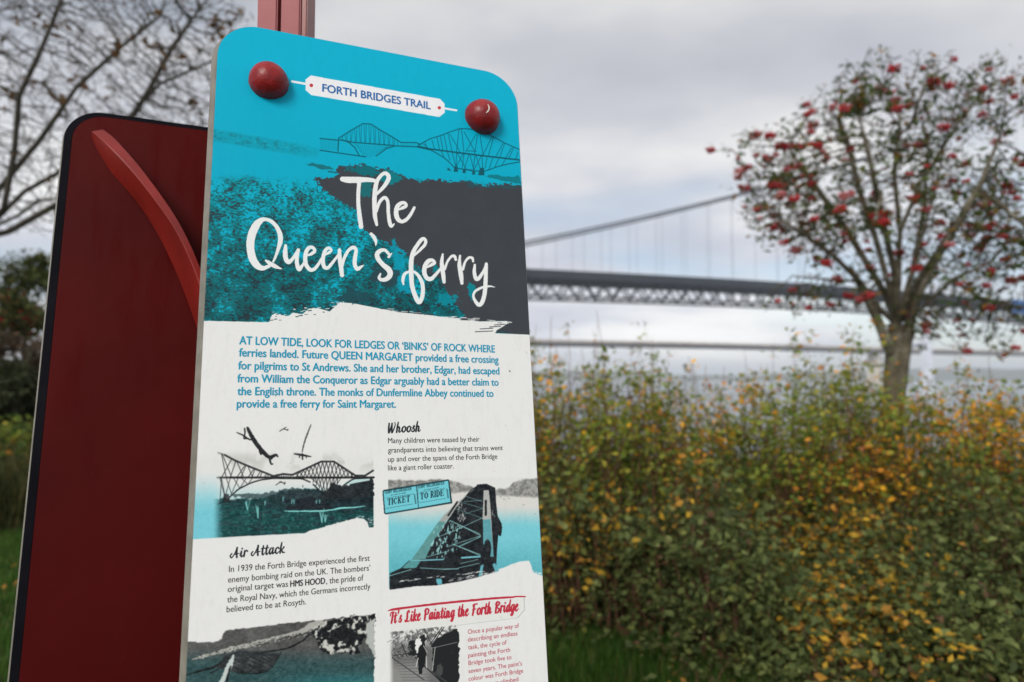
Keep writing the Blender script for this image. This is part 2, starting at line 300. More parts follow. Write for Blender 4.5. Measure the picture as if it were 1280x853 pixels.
    for org, ss in ((A, [[(75, 180, 58), (150, 190, 74), (250, 190, 74), (350, 188, 58), (430, 194, 48), (478, 205, 38)], [(275, 215, 48), (265, 340, 46), (265, 480, 48), (280, 620, 54), (297, 745, 54)],
                         [(483, 722, 34), (462, 620, 50), (455, 450, 54), (465, 300, 55), (490, 200, 48), (540, 132, 42), (590, 112, 46), (624, 155, 50), (605, 215, 52), (550, 290, 44), (488, 355, 30)],
                         [(478, 560, 36), (508, 470, 38), (550, 412, 40), (590, 405, 40), (615, 460, 40), (620, 580, 42), (635, 690, 46), (655, 738, 40), (692, 712, 12)],
                         [(738, 545, 18), (790, 522, 38), (832, 497, 36), (815, 464, 38), (770, 467, 46), (726, 510, 54), (712, 580, 56), (730, 650, 54), (780, 685, 44), (840, 655, 42), (890, 590, 38), (928, 518, 32)]]),
                    (B, [[(345, 690, 40), (270, 715, 56), (200, 680, 82), (145, 590, 92), (122, 450, 94), (140, 320, 98), (190, 210, 92), (250, 148, 62), (310, 137, 42), (380, 168, 46), (440, 235, 50), (475, 320, 58), (477, 400, 58), (452, 490, 42), (420, 580, 32), (395, 635, 26)],
                         [(305, 625, 24), (350, 655, 46), (410, 690, 50), (460, 711, 28), (494, 722, 10)], [(540, 448, 36), (535, 530, 56), (542, 600, 56), (575, 642, 52), (625, 600, 40), (665, 540, 38), (690, 500, 40)],
                         [(690, 500, 42), (675, 580, 45), (675, 660, 50), (700, 728, 50), (740, 680, 34), (772, 630, 24)],
                         [(798, 565, 20), (850, 542, 40), (885, 512, 38), (865, 472, 40), (820, 472, 46), (785, 520, 50), (772, 600, 50), (785, 680, 50), (830, 733, 46), (880, 725, 42), (930, 665, 38), (966, 600, 28)],
                         [(1003, 560, 20), (1050, 532, 35), (1080, 507, 32), (1060, 477, 35), (1020, 492, 42), (990, 560, 46), (982, 640, 48), (1000, 700, 48), (1040, 710, 42), (1090, 655, 36), (1140, 590, 30), (1190, 510, 24)]]),
                    (C_, [[(230, 310, 40), (235, 420, 50), (250, 520, 52), (260, 608, 50)], [(258, 500, 40), (290, 400, 38), (340, 312, 38), (395, 280, 45), (427, 312, 42), (415, 400, 50), (412, 480, 48), (440, 535, 45), (480, 515, 34), (522, 487, 6)],
                          [(605, 120, 36), (640, 160, 44), (662, 215, 34), (660, 260, 10)], [(850, 350, 14), (815, 390, 34)], [(815, 358, 34), (770, 312, 36), (715, 318, 50), (676, 362, 56), (692, 420, 56), (750, 488, 56), (815, 545, 68), (832, 600, 62), (795, 650, 55), (735, 664, 44), (700, 640, 36), (716, 592, 20)]]),
                    (D, [[(122, 560, 18), (116, 510, 34), (135, 450, 34), (185, 425, 28), (240, 430, 28), (290, 480, 38), (325, 560, 42), (328, 650, 45), (312, 722, 45), (285, 748, 50), (250, 690, 50), (215, 580, 48), (205, 450, 50), (205, 320, 50), (225, 220, 46), (270, 140, 42), (320, 78, 40), (352, 82, 34), (354, 130, 34), (300, 192, 30), (235, 255, 20)],
                         [(372, 380, 16), (420, 352, 34), (455, 332, 30), (430, 303, 36), (385, 314, 46), (350, 370, 48), (345, 440, 48), (375, 495, 45), (420, 500, 42), (470, 450, 35), (522, 390, 28)],
                         [(540, 240, 22), (530, 330, 42), (545, 450, 46), (555, 535, 34)], [(560, 400, 28), (590, 320, 26), (630, 266, 28), (665, 260, 32), (680, 298, 26)],
                         [(725, 255, 22), (718, 350, 42), (735, 460, 48), (745, 548, 34)], [(755, 400, 28), (780, 320, 26), (820, 276, 28), (855, 280, 30), (865, 315, 22)],
                         [(882, 355, 26), (877, 430, 38), (897, 502, 42), (930, 490, 40), (975, 420, 30), (1005, 350, 28)],
                         [(1005, 342, 34), (1000, 460, 42), (995, 570, 45), (985, 670, 45), (955, 760, 45), (915, 774, 40), (870, 700, 28), (882, 640, 26), (950, 597, 28), (1030, 580, 20), (1096, 590, 6)]])):
        for s in ss: stroke(s, LW, org, rough=.5)
    # ---- "air attack" photograph
    o = (230, 520, .19936); q = lambda *p: [p[i:i+2] for i in range(0, len(p), 2)]
    area = q(45, 200, 1186, 200, 1186, 240, 1189, 698, 1160, 700, 1150, 665, 1125, 645, 1085, 640, 1000, 662, 900, 690, 850, 706, 790, 718, 760, 735, 540, 746, 300, 758, 40, 776)
    sl, m = mask(area, 0, o); X = (PX[sl]-230)/.19936; Y = (PY[sl]-520)/.19936
    cl = sstep(n_c[sl], .42, .62)
    sky = mix((222, 222, 220), (184, 184, 180), cl*np.clip(1-np.abs(Y-240)/130, 0, 1))
    sky = mix(sky, (176, 212, 214), sstep(Y, 400, 520)*.8)
    sea = mix((20, 66, 66), (60, 140, 136), sstep(n_s[sl]*.75+n_f[sl]*.25, .42, .68)); sea = mix(sea, (22, 34, 40), sstep(n_s[sl], .5, .62)*.75)
    sea = mix(sea, (26, 34, 40), np.clip(1-np.abs(Y-530)/90, 0, 1)*sstep(X, 350, 700)*.9)
    hor = 520+(n_m[sl]-.5)*30-sstep(X, 480, 640)*50*(1-sstep(X, 700, 900)*.9)-sstep(X, 640, 860)*40
    out = mix(sky, sea, sstep(Y, hor-6, hor+6))
    fade = sstep(X, 175, 260); left = mix((222, 223, 222), (118, 198, 212), sstep(Y, 330, 620))
    out = mix(left, out, fade); edge = sstep(Y, 200, 330)*.9+.1*sstep(Y, 60, 200)
    put(sl, m*np.where(Y < 330, sstep(Y, 205, 300), 1.), out)
    BK = (36, 38, 40)
    sl, m = mask(q(1000, 440, 1110, 400, 1186, 380, 1186, 500, 1000, 520, 860, 520, 600, 520, 640, 480, 700, 470, 800, 470, 850, 500, 900, 470, 930, 420), 4, o); put(sl, m, (34, 40, 44))
    poly(q(320, 495, 420, 488, 540, 480, 560, 470, 700, 455, 860, 470, 860, 535, 500, 515, 330, 515), (44, 62, 66), 6, o, .75)
    poly(q(990, 440, 1020, 410, 1080, 395, 1165, 393, 1165, 405, 1080, 420), (186, 214, 212), 0, o)
    for P in (q(640, 572, 700, 560, 720, 520, 760, 515, 790, 500, 830, 520, 860, 540, 930, 562, 940, 575, 860, 592, 650, 590),): poly(P, (28, 36, 42), 4, o)
    tp = [(215, 232), (255, 245), (320, 280), (420, 322), (560, 378), (620, 365), (680, 370), (860, 287), (940, 287), (1075, 375), (1135, 375), (1186, 343)]
    bt = lambda x: np.interp(x, [200, 265, 340, 420, 480, 560, 740, 800, 850, 900, 960, 1010, 1060, 1186], [560, 530, 460, 420, 402, 392, 394, 420, 470, 500, 470, 430, 395, 388])
    tt = lambda x: np.interp(x, [p[0] for p in tp], [p[1] for p in tp])
    for (a0, b0), (a1, b1) in zip(tp[:-1], tp[1:]): line(a0, b0, a1, b1, 2.3, BK, o, .35 if a0 < 230 else .95)
    for x in range(210, 1180, 20):
        f_ = .45+.55*min(1, (x-205)/80)
        line(x, 388, x+20, 386, 2.4, BK, o, f_)
        if x < 780 or x > 790: line(x, bt(x), x+20, bt(x+20), 1.6, BK, o, f_)
    for x0, x1 in [(235, 265), (300, 235), (325, 290), (240, 300), (385, 330), (390, 355), (330, 375), (440, 400), (445, 425), (400, 430), (480, 455), (490, 475), (520, 500), (530, 520), (550, 540)]: line(x0, tt(x0), x1, 388, .95, BK, o, .9)
    for x0, x1 in [(235, 262), (290, 250), (265, 300), (340, 290), (310, 350), (390, 350), (360, 400), (430, 400), (235, 225), (225, 262)]: line(x0, 390, x1, bt(x1), .9, BK, o, .8)
    for i in range(7): line(583+i*14, 366, 583+i*14, 390, .6, BK, o)
    for x in range(700, 1070, 24):
        a_ = tt(x); b_ = tt(x+26); line(x, a_, x+26, 388, .9, BK, o); line(x+26, b_, x, 388, .9, BK, o)
        if 780 < x < 980: line(x, 390, x+(880-x)*.25+12, bt(x), .9, BK, o); line(x+20, 390, x+(880-x)*.25-8, bt(x), .8, BK, o)
    poly(q(250, 490, 280, 490, 292, 545, 240, 545), BK, 0, o, .8)
    stroke([(398, 75, 14), (420, 120, 24), (450, 170, 26), (485, 215, 26), (520, 250, 24), (545, 265, 22)], BK, o, rough=.8)
    stroke([(330, 104, 5), (370, 122, 9), (410, 148, 8), (440, 150, 6)], BK, o, rough=.6); stroke([(380, 80, 9), (382, 110, 8), (376, 140, 9), (392, 142, 8)], BK, o, rough=.8); stroke([(540, 262, 24), (575, 245, 16), (588, 256, 8)], BK, o, rough=.6)
    stroke([(535, 265, 14), (545, 300, 10), (556, 302, 8)], BK, o, rough=.6); stroke([(478, 222, 18), (482, 240, 12)], BK, o)
    line(600, 96, 640, 72, 1.0, BK, o); line(622, 82, 652, 90, .9, BK, o); line(652, 84, 648, 92, .9, BK, o)
    stroke([(796, 55, 5), (775, 110, 9), (755, 165, 8), (740, 230, 6)], BK, o, rough=.7, a=.85); stroke([(692, 238, 8), (740, 246, 14), (795, 256, 6)], BK, o); line(742, 240, 743, 272, 1.8, BK, o); line(724, 244, 724, 262, 1.1, BK, o); line(768, 248, 766, 264, 1.1, BK, o)
    line(576, 434, 610, 412, .9, BK, o); line(600, 414, 634, 424, 1.1, BK, o); line(634, 416, 628, 430, .9, BK, o); line(745, 436, 745, 448, .8, BK, o)
    sp = (132, 206, 204)
    for x, y, h in [(398, 590, 75), (464, 640, 95), (620, 535, 35), (508, 560, 30), (865, 670, 90), (885, 665, 60), (690, 550, 30), (675, 550, 30), (830, 550, 26), (850, 548, 24)]:
        for k in range(5): line(x, y, x+rng.uniform(-.2, .26)*h, y-h*rng.uniform(.6, 1), .9 if h > 50 else .4, sp, o, .75, .8)
    stroke([(630, 598, 6), (760, 598, 9), (900, 594, 8), (980, 580, 11), (1070, 574, 8), (1135, 566, 5)], sp, o, rough=1.)
    # ---- "whoosh" photograph
    o = (470, 520, .18755)
    area = q(80, 420, 1083, 410, 1120, 1062, 1095, 1062, 1060, 1048, 1045, 1040, 1035, 1000, 1020, 965, 960, 970, 900, 990, 850, 1012, 790, 1030, 700, 1045, 620, 1050, 520, 1072, 440, 1095, 400, 1110, 86, 1148)
    sl, m = mask(area, 0, o); X = (PX[sl]-470)/.18755; Y = (PY[sl]-520)/.18755
    wat = mix((214, 212, 208), (120, 200, 212), sstep(Y+(n_c[sl]-.5)*30, 590, 760)); wat = mix(wat, (84, 168, 180), sstep(Y, 780, 1050)*.75)
    tl = np.interp(X, [80, 160, 300, 420, 560, 660, 800, 880, 930, 1000, 1090], [430, 425, 432, 420, 445, 480, 490, 480, 432, 425, 420])
    lnd = mix((150, 150, 146), (105, 106, 104), sstep(n_m[sl]*.6+n_f[sl]*.4, .42, .6)); lb = np.interp(X, [80, 300, 660, 800, 1090], [560, 540, 500, 530, 545])
    out = mix(wat, lnd, (1-sstep(Y+(n_m[sl]-.5)*14, lb-10, lb+10))*sstep(Y+(n_m[sl]-.5)*20, tl-8, tl+8)*.85)
    out = mix(out, (222, 222, 220), 1-sstep(Y+(n_m[sl]-.5)*20, tl-8, tl+8))
    put(sl, m, out)
    K = (32, 36, 40); G = (172, 174, 170); TG = (70, 150, 160)
    o3 = (560, 595, .17); o4 = (480, 650, .10554)
    shp = [(598, 606), (588, 613), (572, 632), (556, 656), (541, 676), (531, 697), (512, 704), (500, 711), (487, 717), (487, 737.5), (520, 733), (545, 732), (575, 727), (596, 722), (620, 715), (621, 690), (623, 665), (627, 666), (627, 655), (622, 645), (620, 628), (619, 610), (608, 605), (597, 606)]
    poly(shp, K, 0)
    poly([(594, 611), (572, 628), (556, 643), (548.6, 652), (541, 664), (552, 664), (558, 651), (563, 646), (573, 630), (590, 613)], (160, 164, 160), 0)
    poly([(548.6, 652), (513.8, 700.7), (532, 699), (533, 696), (543, 674), (547.5, 670), (557, 652.5)], (92, 146, 146), 0)
    poly([(573, 627), (571, 626.5), (558.5, 645), (561, 645.6)], K)
    poly([(604.5, 613), (611, 613), (613, 632), (617, 696), (612, 696), (606, 650), (603, 650)], (176, 178, 174)); poly([(603.5, 650), (613, 649), (617, 696), (610, 696), (604, 680)], (92, 158, 168))
    poly([(606, 625), (608.4, 625), (608.6, 645), (605.8, 645)], K); poly([(596, 606), (601, 605.5), (603, 611), (596, 613)], K)
    LL = (128, 178, 180)
    for x0, y0, x1, y1 in [(20, 330, 240, 440), (240, 440, 0, 520), (0, 425, 250, 310), (85, 190, 255, 240), (60, 245, 250, 310), (255, 240, 90, 290), (30, 500, 240, 580), (240, 445, 100, 515), (120, 190, 250, 180), (130, 150, 250, 190)]: line(x0, y0, x1, y1, .75 if y0 > 300 else .5, LL, o3)
    for x0, y0, x1, y1, w_ in [(0, 20, 0, 20, 0), (640, 235, 740, 270, .8), (820, 290, 1130, 420, .9), (650, 200, 920, 95, .8), (780, 10, 1137, 170, .9), (890, 310, 1137, 205, .8), (330, 485, 700, 470, 1.6), (920, 450, 1137, 435, 2.2), (60, 665, 320, 590, 1.0), (510, 440, 760, 370, .8), (430, 570, 700, 585, .9), (700, 585, 880, 580, 1.2), (880, 570, 1130, 515, .8), (900, 520, 1110, 470, .7)]:
        if w_: line(x0, y0, x1, y1, w_, LL if w_ < 1.5 else (116, 186, 198), o4)
    for k in range(110):
        x = rng.uniform(560, 930); y = rng.uniform(10, 440); 
        if abs((x-560)*1.15+(y-430)*1.) > 230+rng.uniform(-80, 80): continue
        line(x, y, x-4, y+rng.uniform(14, 34), rng.uniform(.6, 1.5), (150, 205, 206), o4, .9)
    for k in range(60):
        x = rng.uniform(70, 130); y = rng.uniform(200, 330); line(x, y, x, y+8, .7, (190, 192, 190), o3, .8)
    poly(q(610, 700, 675, 700, 670, 770, 620, 760), (100, 180, 194), 3, o4); poly(q(215, 575, 300, 485, 430, 492, 380, 570), (86, 150, 152), 0, o4); line(210, 570, 300, 485, .9, K, o4)
    poly(q(345, 650, 372, 640, 385, 690, 350, 700), (100, 170, 182), 0, o3, 0.); poly(q(325, 650, 345, 640, 375, 700, 350, 715), (100, 170, 182), 0, o3); poly(q(240, 660, 262, 650, 250, 730, 222, 745), (100, 170, 182), 0, o3)
    poly(q(273, 480, 290, 460, 312, 490, 318, 530, 308, 610, 285, 640, 268, 600, 262, 520), K, 0, o3); stroke([(289, 470), (289.2, 470)], (90, 100, 104), o3, 2.2, False)
    poly(q(360, 350, 380, 335, 398, 420, 380, 440, 360, 430), K, 3, o3); line(320, 270, 345, 300, .6, G, o3); line(330, 250, 325, 290, .6, G, o3)
    for x, y in [(405, 170), (440, 165), (548, 210), (500, 150), (380, 155)]: line(x, y, x+14, y+2, .7, (120, 120, 118), o3, .8)
    for k in range(40):
        x = rng.uniform(150, 700); y = 1113-(x-86)*.115+rng.uniform(-6, 3); line(x, y, x+rng.uniform(10, 40), y-3, .8, WHITE if rng.rand() < .7 else K, (470, 520, .18755), .9)
    for k in range(60):
        x = rng.uniform(640, 676); y = 714-max(0, (656-x))*-.0+(x-656)*.35*(x > 656)+rng.uniform(-4, 4)-(3 if x < 658 else 0); line(x, y, x+rng.uniform(.5, 2.5), y-.4, rng.uniform(.5, 1.4), WHITE, a=.9)
    for k in range(50):
        x = rng.uniform(560, 640); y = 727-(x-560)*.18+rng.uniform(-2.5, 1); line(x, y, x+rng.uniform(1, 6), y-.8, rng.uniform(.3, .9), WHITE, a=.9)
    for k in range(60):
        x = rng.uniform(380, 466); y = 668-(x-380)*.30+rng.uniform(-2, 2) if x < 450 else 650+rng.uniform(-4, 7); line(x, y, x+rng.uniform(.5, 4), y-.5, rng.uniform(.4, 1.1), WHITE, a=.9)
    # ---- third photograph (bottom left)
    o = (220, 670, .21452)
    area = q(-5, 620, 60, 618, 210, 622, 245, 615, 270, 600, 275, 575, 290, 552, 400, 540, 540, 522, 700, 505, 870, 488, 1000, 470, 1155, 458, 1160, 1500, -5, 1500)
    sl, m = mask(area, 2.2, o); X = (PX[sl]-220)/.21452; Y = (PY[sl]-670)/.21452
    bg = mix((72, 72, 72), (98, 98, 96), n_c[sl]); bg = mix(bg, (50, 78, 80), sstep(Y, 640, 760)); bg = mix(bg, (46, 128, 134), sstep(Y, 760, 900)*sstep(X, 400, 900)*.8)
    bg = bg+(n_f[sl][..., None]-.5)*16
    put(sl, m, bg)
    for P, w_, c_ in [([(95, 720, 6), (200, 690, 16), (320, 660, 24), (450, 628, 22), (600, 590, 18), (720, 560, 24), (800, 520, 40), (850, 510, 30)], 3.4, (168, 168, 162)), ([(50, 815, 6), (130, 790, 10), (220, 765, 14), (280, 730, 8)], 1.5, (28, 30, 32)),
                      ([(400, 680, 5), (520, 676, 8), (650, 655, 10), (740, 610, 10), (780, 570, 10)], 1.5, (28, 30, 32)), ([(350, 800, 5), (480, 800, 7), (545, 778, 7), (590, 720, 6), (615, 680, 4)], 1.5, (28, 30, 32)), ([(290, 730, 10), (240, 780, 8), (200, 800, 5)], 1.2, (34, 36, 38))]:
        stroke(P, c_, o, rough=w_)
    poly(q(280, 700, 370, 665, 460, 675, 610, 690, 545, 778, 480, 798, 340, 796, 240, 770), (44, 48, 50), 2, o)
    for k in range(46):
        x = rng.uniform(300, 560); y = rng.uniform(690, 780); L = rng.uniform(20, 55); line(x, y, x+L, y+L*.45, .4, (112, 116, 114), o, .7)
    poly(q(790, 560, 880, 500, 1000, 470, 1155, 460, 1150, 520, 1080, 560, 1060, 690, 960, 680, 900, 690, 850, 670, 820, 620), (96, 98, 96), 6, o)
    sl, m = mask(q(780, 560, 880, 500, 1000, 470, 1155, 460, 1150, 540, 1080, 600, 1060, 690, 960, 680, 900, 690, 850, 670, 820, 620), 5, o)
    put(sl, m, mix((30, 32, 34), (196, 196, 190), sstep(n_x[sl]*.5+n_m[sl]*.5, .46, .62)))
    poly(q(900, 560, 970, 520, 1040, 550, 1010, 620, 930, 625, 890, 600), (30, 32, 34), 5, o); poly(q(1120, 500, 1155, 480, 1160, 720, 1130, 650, 1105, 620), (176, 180, 176), 3, o)
    stroke([(335, 700, 14), (310, 760, 34), (280, 820, 28), (262, 880, 40), (255, 960, 46)], (190, 200, 198), o, rough=3.); stroke([(318, 760, 8), (300, 830, 14), (296, 900, 18)], (28, 30, 32), o, rough=2.)
    for k in range(150):
        x = rng.uniform(100, 800); y = 720-(x-95)*.225+rng.uniform(-14, 12); line(x, y, x+7, y-rng.uniform(0, 8), .7, (36, 38, 38) if rng.rand() < .6 else (206, 206, 200), o, .8)
    # the pictures are half-tone prints: soften the drawn edges and give them grain
    for P in ([(240, 520), (467.4, 520), (467.4, 676), (236, 676)], [(486, 598), (682, 598), (682, 738), (486, 738)], [(225, 765), (468, 765), (468, 860), (225, 860)]):
        sl = box(min(p[0] for p in P), min(p[1] for p in P), max(p[0] for p in P), max(p[1] for p in P), 0); qq = img[sl].copy()
        for _ in range(3): qq[1:-1, 1:-1] = (qq[1:-1, 1:-1]*2+qq[:-2, 1:-1]+qq[2:, 1:-1]+qq[1:-1, :-2]+qq[1:-1, 2:])/6
        dk_ = np.clip(1-qq.mean(2)/215., 0, 1); qq += ((n_g[sl]-.5)*46+(n_m[sl]-.5)*34)[..., None]*dk_[..., None]; img[sl] = qq
    # ticket
    poly([(478.5, 613.5), (561, 599.6), (565.5, 629.5), (481.6, 643.6)], (60, 80, 84), 0, a=.9); poly([(478, 614.5), (479.5, 612.6), (560, 599.4), (561.6, 600.6), (565, 627), (564, 629), (482, 643), (480, 642)], (34, 64, 72), 0)
    TK = (112, 200, 212); poly([(479.4, 614.6), (520, 608), (522.6, 634.8), (481.6, 641.6)], TK); poly([(521, 607.8), (560, 601.2), (563, 627.6), (523.4, 634.6)], TK)
    o = (475, 590, .08203); TI = (30, 60, 70)
    for x0, y0, x1, y1 in [(90, 400, 520, 335), (85, 560, 500, 490), (600, 315, 990, 250), (600, 472, 1000, 405), (575, 200, 585, 540)]: line(x0, y0, x1, y1, .45, TI, o, .8)
    for x0, y0, x1, y1, ch in [(75, 335, 480, 275, "FERRY ROLLERCOASTER"), (585, 252, 980, 190, "FERRY ROLLERCOASTER")]:
        n = len(ch)
        for i in range(n):
            if ch[i] == ' ': continue
            x = x0+(x1-x0)*(i+.1)/n; y = y0+(y1-y0)*(i+.1)/n; w_ = (x1-x0)/n*.72
            tinyfont(line, ch[i], x, y, w_, 40, TI, o, .5, (y1-y0)/(x1-x0))
    for x0, y0, x1, y1 in [(165, 362, 400, 322), (670, 282, 900, 242)]:
        for i in range(22):
            if i in (3, 11, 14): continue
            x = x0+(x1-x0)*i/22; y = y0+(y1-y0)*i/22; line(x, y, x+6, y-9, .45, TI, o, .8)
    for x0, y0, x1, y1 in [(535, 485, 515, 335), (1030, 400, 1010, 250)]:
        for i in range(8):
            x = x0+(x1-x0)*i/8; y = y0+(y1-y0)*i/8; line(x, y, x+16, y-6, .75, TI, o, .9); line(x+3, y-6, x+16, y-8 if i % 2 else y, .5, TI, o, .9)
    serif(line, "TICKET", 112, 505, 350, 88, -.165, TI, o); serif(line, "TO RIDE", 612, 418, 365, 88, -.165, TI, o)
    # ---- red feature box
    RD = (186, 48, 66); o = (480, 740, .140625)
    line(66, 372, 1185, 232, .7, (188, 194, 188), o, .9); line(1190, 230, 1248, 160, .9, (176, 182, 178), o); line(1248, 160, 1245, 50, .9, (176, 182, 178), o)
    poly(q(60, 365, 1185, 225, 1240, 155, 1240, 60, 60, 170), (224, 224, 221), 0, o)
    stroke([(36, 168, 7), (90, 156, 20), (240, 135, 19), (500, 104, 20), (800, 74, 20), (1000, 56, 18), (1130, 48, 17), (1180, 42, 13), (1256, 43, 11)], RD, o, rough=.5)
    o = (470, 730, .171875)
    area = q(90, 352, 300, 330, 590, 300, 610, 330, 612, 1500, 95, 1500)
    sl, m = mask(area, 0, o); X = (PX[sl]-470)/.171875; Y = (PY[sl]-730)/.171875
    e = np.minimum(sstep(X, 92, 135), 1-sstep(X, 570, 612))
    g = mix((96, 96, 96), (206, 206, 204), sstep(n_m[sl]*.6+n_f[sl]*.4, .42, .6)*sstep(430-Y, -60, 60)+.1); g = mix(g, (150, 150, 148), sstep(Y, 520, 640)*.7*(1-sstep(X, 330, 420)))
    put(sl, m*e, g)
    for P in (q(410, 440, 470, 380, 560, 335, 600, 330, 600, 720, 480, 720, 410, 640), q(240, 420, 285, 400, 290, 500, 330, 480, 325, 380, 360, 370, 365, 470, 300, 520, 240, 520)): poly(P, (34, 36, 38), 3, o)
    for x0, y0, x1, y1 in [(350, 330, 415, 460), (495, 315, 400, 455), (480, 315, 395, 440), (130, 520, 260, 505), (120, 540, 350, 700), (260, 510, 480, 720), (300, 560, 400, 640), (410, 470, 590, 420), (250, 420, 250, 520), (190, 440, 220, 520)]: line(x0, y0, x1, y1, 1.1, (34, 36, 38), o, .9)
    for k in range(70):
        x = rng.uniform(110, 330); y = rng.uniform(350, 540); t = rng.uniform(0, 6.3); L = rng.uniform(10, 40); line(x, y, x+L*np.cos(t), y+L*np.sin(t), .5, (30, 32, 34) if rng.rand() < .7 else (220, 220, 218), o, .7)
    for k in range(11): line(130+k*13-k*4, 560+k*20, 260+k*22, 548+k*22, .7, (84, 84, 84), o, .7)
    poly(q(285, 400, 330, 400, 325, 500, 290, 505), (226, 226, 224), 2, o)
    poly(q(318, 450, 338, 440, 362, 462, 366, 520, 356, 600, 340, 615, 335, 655, 312, 655, 308, 600, 300, 540, 305, 480), (30, 32, 34), 1, o); line(306, 540, 292, 600, 1.0, (200, 198, 196), o); line(366, 530, 368, 610, 1.1, (200, 198, 196), o); line(345, 450, 372, 500, 1.0, (170, 168, 166), o)
    line(430, 460, 408, 640, .9, (170, 170, 168), o); poly(q(440, 590, 480, 580, 490, 660, 460, 675, 440, 650), (70, 72, 72), 3, o)
    line(410, 640, 520, 720, 2.2, (60, 62, 64), o); line(400, 470, 590, 425, .6, (150, 150, 150), o)
    # small headings in a connected script, drawn as pen strokes
    script(stroke, "Whoosh", (484.6, 541.2), (525.8, 539.4), 12.6, INK)
    script(stroke, "Air Attack", (288.5, 697.6), (356, 691), 13.2, INK)
    script(stroke, "It's Like Painting the Forth Bridge", (487.5, 779.2), (648, 763.6), 14.5, RD)
    # a few flecks of dirt on the sheet
    for k in range(26):
        x, y = rng.uniform(235, 680), rng.uniform(60, 850); stroke([(x, y), (x+.3, y+.3)], (120, 116, 108), w=rng.uniform(.5, 1.0), curve=False, a=.6)
    stroke([(637, 464), (637.3, 464.4)], (70, 66, 60), w=1.6, curve=False)
    img *= (1-.014*sstep(noise(50, 4, 31, .25), .5, .8)-.01*sstep(n_x, .6, .8))[..., None]
    return np.clip(img, 0, 255)/255.
# seven-point capitals: strokes on a 0..1 box (x right, y up)
CAPS = {'F': [(0, 0, 0, 1), (0, 1, 1, 1), (0, .5, .8, .5)], 'E': [(0, 0, 0, 1), (0, 1, 1, 1), (0, .5, .8, .5), (0, 0, 1, 0)], 'R': [(0, 0, 0, 1), (0, 1, 1, .9), (1, .9, .9, .5), (0, .5, .9, .5), (.4, .5, 1, 0)],
        'Y': [(0, 1, .5, .5), (1, 1, .5, .5), (.5, .5, .5, 0)], 'O': [(.1, .1, .1, .9), (.1, .95, .9, .95), (.9, .9, .9, .1), (.9, .05, .1, .05)], 'L': [(0, 0, 0, 1), (0, 0, 1, 0)], 'C': [(1, .95, .1, .95), (.1, .9, .1, .1), (.1, .05, 1, .05)],
        'A': [(0, 0, .5, 1), (.5, 1, 1, 0), (.2, .35, .8, .35)], 'S': [(1, .95, .1, .9), (.1, .9, .1, .55), (.1, .5, .9, .5), (.9, .5, .9, .1), (.9, .05, 0, .05)], 'T': [(.5, 0, .5, 1), (0, 1, 1, 1)],
        'I': [(.5, 0, .5, 1)], 'K': [(0, 0, 0, 1), (0, .45, 1, 1), (.35, .6, 1, 0)], 'D': [(0, 0, 0, 1), (0, 1, .7, .95), (.7, .95, 1, .7), (1, .7, 1, .3), (1, .3, .7, .05), (.7, .05, 0, 0)]}
def tinyfont(line, c, x, y, w, h, col, o, lw, sl):
    for a, b, c_, d in CAPS[c]: line(x+a*w, y+a*w*sl-b*h, x+c_*w, y+c_*w*sl-d*h, lw, col, o, .85)
def serif(line, s, x, y, width, h, sl, col, o):
    wd = {'I': .42, 'T': .95, 'O': 1.05, ' ': .45}; tot = sum(wd.get(c, .98) for c in s); u = width/tot; k = u*.16
    for c in s:
        w = wd.get(c, .98)*u; X = x+k/2; W = w-k*1.3
        P = lambda a, b: (X+a*W, y+(X+a*W-x0_)*0+(a*W)*sl-b*h)
        x0_ = X; Y0 = y
        if c == 'I': segs = [(.5, 0, .5, 1, 1.55), (.1, 0, .9, 0, .5), (.1, 1, .9, 1, .5)]
        elif c == 'T': segs = [(.5, 0, .5, 1, 1.55), (.25, 0, .75, 0, .5), (0, 1, 1, 1, .6), (0, 1, 0, .78, .5), (1, 1, 1, .78, .5)]
        elif c == 'C': segs = [(.9, .75, .55, 1, .6), (.55, 1, .15, .75, 1.), (.15, .75, .12, .3, 1.55), (.12, .3, .5, 0, 1.), (.5, 0, .95, .2, .6), (.92, 1, .92, .72, .5)]
        elif c == 'K': segs = [(.2, 0, .2, 1, 1.5), (0, 0, .42, 0, .5), (0, 1, .42, 1, .5), (.2, .4, .85, 1, .6), (.4, .6, .85, 0, 1.3), (.65, 0, 1, 0, .5), (.65, 1, 1, 1, .5)]
        elif c == 'E': segs = [(.2, 0, .2, 1, 1.5), (0, 1, .9, 1, .55), (0, 0, .95, 0, .55), (.2, .52, .65, .52, .5), (.9, 1, .9, .78, .5), (.95, 0, .95, .25, .5), (.65, .38, .65, .66, .45)]
        elif c == 'O': segs = [(.5, 1, .15, .75, .9), (.15, .75, .15, .25, 1.5), (.15, .25, .5, 0, .9), (.5, 0, .88, .25, .9), (.88, .25, .88, .75, 1.5), (.88, .75, .5, 1, .9)]
        elif c == 'R': segs = [(.2, 0, .2, 1, 1.5), (0, 0, .42, 0, .5), (0, 1, .6, 1, .55), (.6, 1, .8, .75, 1.3), (.8, .75, .6, .5, .9), (.6, .5, .2, .5, .5), (.5, .5, .9, 0, 1.3)]
        elif c == 'D': segs = [(.2, 0, .2, 1, 1.5), (0, 0, .55, 0, .55), (0, 1, .55, 1, .55), (.55, 1, .9, .72, 1.), (.9, .72, .9, .28, 1.5), (.9, .28, .55, 0, 1.)]
        else: segs = []
        for a, b, c2, d, lw in segs: line(X+a*W, y+a*W*sl-b*h, X+c2*W, y+c2*W*sl-d*h, lw, col, o, .95)
        x += w; y += w*sl
